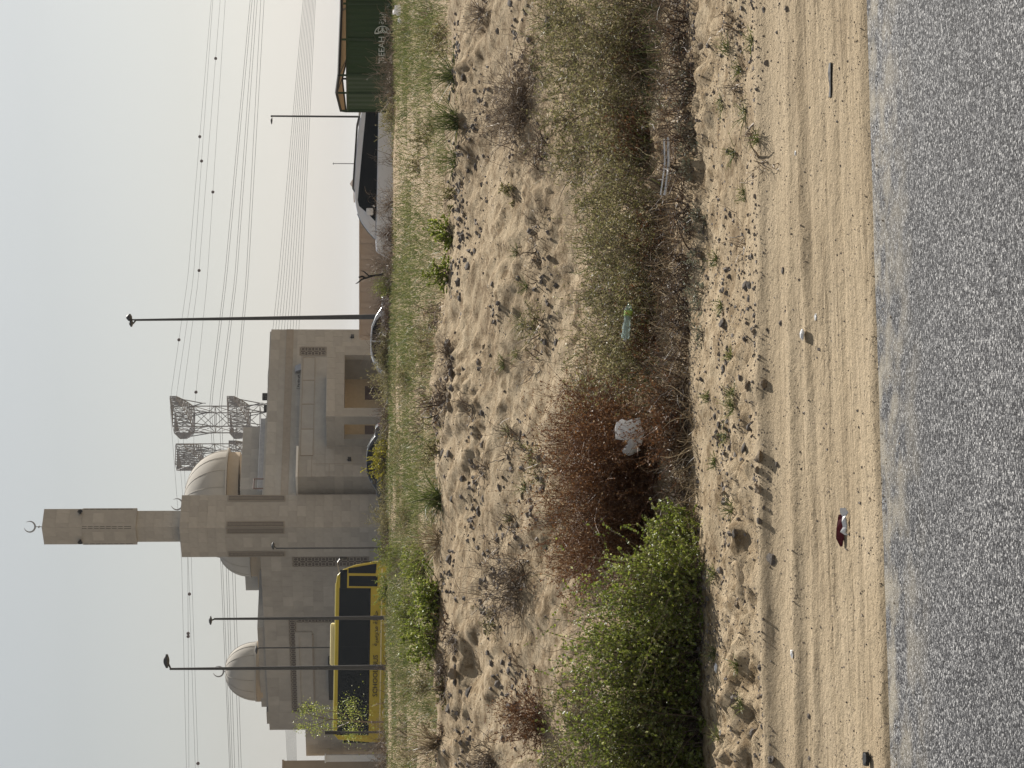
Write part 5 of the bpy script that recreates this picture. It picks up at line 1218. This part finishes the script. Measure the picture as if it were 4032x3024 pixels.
# ================================================================== stones
def rock_mesh(seed, material, sub=1, rough=.28):
    bm = bmesh.new(); bmesh.ops.create_icosphere(bm, subdivisions=sub, radius=.5); rr = np.random.default_rng(seed)
    sq = rr.uniform(.6, 1.15, 3)
    for v in bm.verts:
        f = 1 + rough * (rr.uniform(-1, 1)); v.co = Vector((v.co.x * sq[0] * f * 1.15, v.co.y * sq[1] * f, v.co.z * sq[2] * f * .8))
    me = bpy.data.meshes.new('rock'); bm.to_mesh(me); bm.free(); me.materials.append(material); return me
ROCKS = [rock_mesh(200 + i, M['rock'], 2 if i < 3 else 1) for i in range(8)]; CLODS = [rock_mesh(300 + i, M['clod'], 2, .3) for i in range(4)]
def rock(b, size, mesh, label, group=None, name='rock', cat='stone'):
    o = link(bpy.data.objects.new(name, mesh)); o.scale = (size * random.uniform(.8, 1.25), size * random.uniform(.8, 1.2), size * random.uniform(.75, 1.1))
    o.rotation_euler = (random.uniform(-.5, .5), random.uniform(-.5, .5), random.uniform(0, 6.28)); o.location = (b[0], b[1], b[2] + size * .02)
    return tag(o, label, cat, group)
BIGG = 'larger stones of the verge and bank'
for x, y, s, kind, lab in ((3046, 2200, 72, 0, 'large tilted stone on the first sand ridge below the green shrubs'), (2898, 2750, 90, 0, 'biggest dark stone in front of the largest green shrub'), (2995, 2745, 62, 1, 'rounded stone beside the biggest dark stone'),
        (2995, 2630, 50, 0, 'dark wedge stone on the bus side of the spiky weed'), (2969, 2886, 58, 0, 'dark stone towards the bus end of the sandy strip'), (3046, 2990, 60, 0, 'stone at the bus end of the first ridge'), (2904, 2382, 62, 1, 'pale clod of earth in front of the green shrubs'),
        (3189, 2822, 34, 0, 'black oval stone on the smooth ruts towards the bus end'), (3189, 2985, 26, 0, 'small black stone on the ruts at the bus end'), (3001, 2052, 46, 0, 'grey stone near the middle of the first ridge'), (3085, 1068, 44, 0, 'grey stone with a pointed shadow on the enclosure side of the middle ridge'),
        (3075, 1272, 36, 0, 'pointed dark stone on the ridge on the enclosure side of the white scrap'), (2852, 1453, 40, 0, 'dark stone at the foot of the middle thicket'), (2917, 1489, 46, 0, 'dark grey stone in the middle of the sandy strip'), (3014, 1511, 78, 1, 'broad dark clod half under a spiky weed'),
        (2990, 1800, 80, 1, 'long cracked earth clod on the middle ridge'), (2985, 1850, 70, 1, 'cracked earth clod on the bus side of the long one'), (2988, 1925, 64, 1, 'cracked earth clod nearest the green end of the strip'), (2901, 1790, 44, 0, 'round dark stone behind the cracked clods'), (3063, 1828, 34, 0, 'dark stone casting a shadow below the cracked clods'),
        (3020, 249, 44, 0, 'black stone on the ridge towards the enclosure end'), (3101, 36, 36, 0, 'dark stone at the enclosure end of the ruts'), (3011, 39, 32, 0, 'blue-grey stone on the ridge at the enclosure end'), (2090, 910, 50, 0, 'large dark stone low on the bare bank'), (1910, 1368, 48, 1, 'pale stone with dark shade high on the bank'),
        (1904, 1624, 46, 0, 'dark brown stone high on the middle bank'), (2012, 15, 52, 0, 'blue-grey stone at the enclosure end of the bank'), (2105, 2625, 34, 1, 'whitish stone on the bank towards the bus end'), (2010, 2590, 42, 0, 'dark stone below the crest hollow'), (2850, 1235, 40, 1, 'pale stone at the foot of the olive weeds')):
    b = ground(x, y); rock(b, s * b.y / F_PX * (.56 if kind else .66), (CLODS if kind else ROCKS)[random.randrange(4 if kind else 3)], lab, BIGG)
for i, yd in enumerate([165, 460, 742, 756, 772, 790, 806, 822, 838, 852, 868, 880, 1405, 1422, 1440, 1455, 1470]):
    b = ground((978 if yd > 1300 else 972 if yd > 700 else 1000) * DP + random.uniform(-8, 14), yd * DP); rock(b, random.uniform(.035, .085), CLODS[i % 4] if i % 2 else ROCKS[i % 3], nth(i) + ' dark earth clod on the crest edge, in order along the crest', 'dark clods along the crest', 'clod', 'clod')
rng = np.random.default_rng(9)
cand = []
A = scatter(rng, 5600, (-3.0, 3.0), (13.0, 16.0)); dn = fbm(A[:, 0] * 2.2, A[:, 1] * 2.2, 81, 3); A = A[rng.uniform(0, 1, len(A)) < np.clip(.10 + 1.15 * dn, .015, 1)]
for p in A: cand.append((p, float(np.clip(rng.lognormal(-4.0, .5), .008, .06)), 'b'))
A = scatter(rng, 5200, (-2.4, 2.4), (8.8, 10.5)); dn = fbm(A[:, 0] * 2.0, A[:, 1] * 2.6, 82, 3); A = A[rng.uniform(0, 1, len(A)) < np.clip(.06 + 1.1 * dn, .015, 1)]
for p in A: cand.append((p, float(np.clip(rng.lognormal(-4.5, .5), .006, .045)), 'v'))
A = scatter(rng, 900, (-1.9, 1.9), (7.2, 8.75))
for p in A: cand.append((p, float(np.clip(rng.lognormal(-5.4, .4), .003, .016)), 's'))
LAB = {'b': ('small dark stone strewn over the bare sandy bank', 'small stones on the bank'), 'v': ('small dark stone strewn over the rough strip before the thicket', 'small stones on the rough strip'), 's': ('tiny stone on the smooth rutted sand beside the road', 'tiny stones on the ruts')}
cand.sort(key=lambda c: -c[1] / c[0][1])
small = MB(); sv = [tuple(v.co) for v in ROCKS[5].vertices]; sf = [tuple(p.vertices) for p in ROCKS[5].polygons]
bm = bmesh.new(); bmesh.ops.create_cube(bm, size=.8); cv = [tuple(v.co) for v in bm.verts]; cf = [tuple(v.index for v in f.verts) for f in bm.faces]; bm.free()
for i, (p, s, zone) in enumerate(cand):
    if i < 250: rock(p, s, ROCKS[3 + i % 5] if zone != 'v' or i % 3 else CLODS[i % 4], *LAB[zone])
    else:
        q = Quaternion((random.random() - .5, random.random() - .5, random.random() - .5, random.random() - .5)).normalized(); sc = (s * random.uniform(.7, 1.3), s * random.uniform(.7, 1.2), s * random.uniform(.6, 1))
        small.add([Vector(p) + q @ Vector((a * sc[0], b * sc[1], c * sc[2])) for a, b, c in cv], cf)
for zone, n, xr, wr, mu in (('b', 4500, (-3, 3), (13, 16.1), -5.3), ('v', 9500, (-2.4, 2.4), (8.7, 10.6), -5.25), ('s', 4200, (-1.9, 1.9), (7.15, 8.7), -6.1)):
    A = scatter(rng, n, xr, wr); dn = fbm(A[:, 0] * 2.4, A[:, 1] * 2.4, 83, 3); A = A[rng.uniform(0, 1, len(A)) < np.clip(.45 + .7 * dn, .05, 1)]
    for p in A:
        s = float(np.exp(rng.normal(mu, .4))); q = Quaternion((random.random() - .5, random.random() - .5, random.random() - .5, random.random() - .5)).normalized()
        small.add([Vector(p) + q @ Vector((a * s * 1.2, b * s, c * s * .8)) for a, b, c in cv], cf)
spill = MB(); A = scatter(rng, 1500, (-1.9, 1.9), (6.75, 7.2)); wv_ = A[:, 1] - .14 * A[:, 0]
for p in A[rng.uniform(0, 1, len(A)) < np.exp(-(7.12 - wv_) / .14)]:
    s = float(np.exp(rng.normal(-6.0, .4))); q = Quaternion((random.random() - .5, random.random() - .5, random.random() - .5, random.random() - .5)).normalized()
    spill.add([Vector((p[0], p[1], max(p[2], 0) + s * .2)) + q @ Vector((a * s * 1.2, b * s, c * s * .8)) for a, b, c in cv], cf)
tag(spill.build('spilled_grit', M['clod']), 'sandy grit spilled over the edge of the asphalt', 'grit', kind='stuff')
tag(small.build('pebbles', M['rock']), 'fine pebbles and crumbs of earth over the sand', 'pebbles', kind='stuff')

# ================================================================== litter
def crumple(seed, sx, sy, sz, material, name, sub=3, rough=.35, parent=None):
    bm = bmesh.new(); bmesh.ops.create_icosphere(bm, subdivisions=sub, radius=.5); rr = np.random.default_rng(seed)
    for v in bm.verts:
        n = v.co * 5; f = 1 + rough * float(vnoise(np.array([n.x + seed]), np.array([n.y + n.z * 1.7]), seed)[0]) + rough * .6 * rr.uniform(-1, 1); v.co = Vector((v.co.x * sx * f, v.co.y * sy * f, v.co.z * sz * f))
    me = bpy.data.meshes.new(name); bm.to_mesh(me); bm.free(); me.materials.append(material)
    return link(bpy.data.objects.new(name, me), parent)
p = P(2485, 1700, 11.15); bag = thing('plastic_bag', 'crumpled white plastic bag caught in the rust-brown shrub', 'plastic bag', p)
crumple(3, .14, .07, .14, M['bag_film'], 'bag_body', 2, .5, bag); o = crumple(4, .05, .04, .07, M['bag_film'], 'bag_knot', 2, .5, bag); o.location = (-.09, 0, .01)
p = ground(1585, 45); bag = thing('plastic_bag', 'white plastic bag lying on the field at the enclosure end', 'plastic bag', p)
o = crumple(5, .24, .16, .15, M['bag_film'], 'bag_body', 2, .45, bag); o.location = (0, 0, .10); o = crumple(6, .10, .08, .07, M['bag_film'], 'bag_knot', parent=bag); o.location = (-.17, 0, .06)
p = P(2470, 1262, 11.05); kx = 11.05 / F_PX; bt = thing('plastic_bottle', 'crushed clear plastic bottle with a green label lying in the olive weeds', 'bottle', p); bt.rotation_euler = (R(10), R(8), R(8)); bt.scale = (1, .8, .62)
Lb = 150 * kx; r_ = 27 * kx
MB().lathe([(.006, -Lb / 2), (r_ * .9, -Lb / 2 + .002), (r_, -Lb * .42), (r_ * .82, -Lb * .3), (r_, -Lb * .2), (r_ * .7, 0), (r_ * .95, Lb * .12), (r_, Lb * .25), (r_ * .7, Lb * .36), (r_ * .38, Lb * .43), (r_ * .36, Lb * .49), (.004, Lb * .5)], 20, (0, 0, 0), 'x').build('bottle_body', M['bottle'], bt, smooth=True, flat_angle=60)
MB().lathe([(r_ * .86, Lb * .10), (r_ * 1.02, Lb * .125), (r_ * 1.02, Lb * .25), (r_ * .9, Lb * .26)], 20, (0, 0, 0), 'x').build('bottle_label', M['bottle_label'], bt)
MB().lathe([(r_ * .42, -Lb * .5), (r_ * .42, -Lb * .53), (.003, -Lb * .535)], 14, (0, 0, 0), 'x').build('cap', M['plastic_white'], bt)
# white scrap with a dark red lining on the ruts
p = ground(3345, 2065); kx = p.y / F_PX; sc_ = thing('cloth_scrap', 'torn white scrap with dark red lining lying on the rutted sand', 'scrap', p)
def sheet(name, pts, material, parent, wob=.012, seed=1):
    """a crumpled strip: pts are (x px, z px, width px) along it"""
    rr = random.Random(seed); mb = MB(); rings = []
    for a, z, w in pts: rings.append([(a * kx, -w * kx * .5 * 1.4, z * kx + rr.uniform(0, wob)), (a * kx, 0, z * kx + rr.uniform(wob * .5, wob * 2)), (a * kx, w * kx * .5 * 1.4, z * kx + rr.uniform(0, wob))])
    mb.loft(rings, cap=False, closed=False); mb.loft([[(q[0], q[1], q[2] - .003) for q in r] for r in rings], cap=False, closed=False); return mb.build(name, material, parent)
sheet('white_strip', [(66, 6, 14), (50, 9, 26), (30, 12, 30), (10, 8, 22), (-10, 8, 18), (-30, 5, 20), (-42, 3, 10)], M['plastic_white'], sc_, .014, 2)
o = sheet('red_lining', [(36, 8, 18), (10, 10, 22), (-20, 10, 16), (-60, 8, 20), (-92, 3, 8)], M['cloth_red'], sc_, .012, 3); o.location = (0, .05, .004)
p = ground(3275, 315); kx = p.y / F_PX; st = thing('rubber_strip', 'straight black rubber strip lying on the rutted sand towards the enclosure end', 'strip', p)
MB().loft([[(a * kx, -.012, .002), (a * kx, .012, .002), (a * kx, .012, .007 + .003 * math.sin(a * .05)), (a * kx, -.012, .006)] for a in (-68, -30, 0, 30, 68)]).build('strip', M['black'], st)
p = ground(2672, 650); kx = p.y / F_PX; st = thing('plastic_pipe', 'thin white split pipe lying along the foot of the thicket', 'pipe', p)
MB().tube([((650 - y) * kx, 0, .045 + (2664 - v) * kx) for v, y in ((2650, 770), (2658, 710), (2666, 640), (2664, 540))], .006, 6).build('pipe', M['plastic_white'], st)
MB().tube([((650 - y) * kx, .02, .062 + (2664 - v) * kx) for v, y in ((2650, 768), (2658, 710), (2667, 640), (2664, 545))], .004, 6).build('strand', M['plastic_white'], st)
for x, y, s, lab in ((3172, 1318, 30, 'small white scrap on the ruts on the enclosure side of centre'), (3215, 1248, 18, 'tiny pale scrap beside the small white scrap'), (3126, 2575, 26, 'small white scrap on the ruts towards the bus end'), (2826, 2630, 26, 'pale blue scrap by the green shrub'), (2845, 2886, 16, 'tiny white scrap towards the bus end of the strip'), (3136, 605, 14, 'tiny white scrap on the ridge towards the enclosure end')):
    b = ground(x, y); kx = b.y / F_PX; g = crumple(int(x), s * kx * 1.5, s * kx, s * kx * .5, M['plastic_white'], 'paper_scrap', 2); g.location = b + Vector((0, 0, s * kx * .2)); tag(g, lab, 'scrap', 'bits of white litter')
b = ground(3428, 2985); kx = b.y / F_PX; st = thing('tyre_shred', 'black tyre shred on the sand towards the bus end beside the road', 'strip', b)
MB().loft([[(a * kx, -.03 * w, .004), (a * kx, .03 * w, .004), (a * kx, .03 * w, .02), (a * kx, -.03 * w, .016)] for a, w in ((-30, .25), (-8, .6), (14, .5), (24, .12))]).build('shred', M['black'], st)

# ================================================================== dusty air
hz = MB().box(-4200, 4200, -1400, 9500, -1.6, 62).build('haze', M['white'])
mt = bpy.data.materials.new('haze'); mt.use_nodes = True; t = mt.node_tree; t.nodes.clear()
ov = t.nodes.new('ShaderNodeOutputMaterial'); pv = t.nodes.new('ShaderNodeVolumePrincipled'); pv.inputs['Density'].default_value = 0.00013; pv.inputs['Color'].default_value = (0.88, 0.90, 0.92, 1); pv.inputs['Anisotropy'].default_value = 0.2
t.links.new(pv.outputs[0], ov.inputs['Volume']); hz.data.materials.clear(); hz.data.materials.append(mt); tag(hz, 'thin pale dusty haze over the whole place', 'haze', kind='stuff')
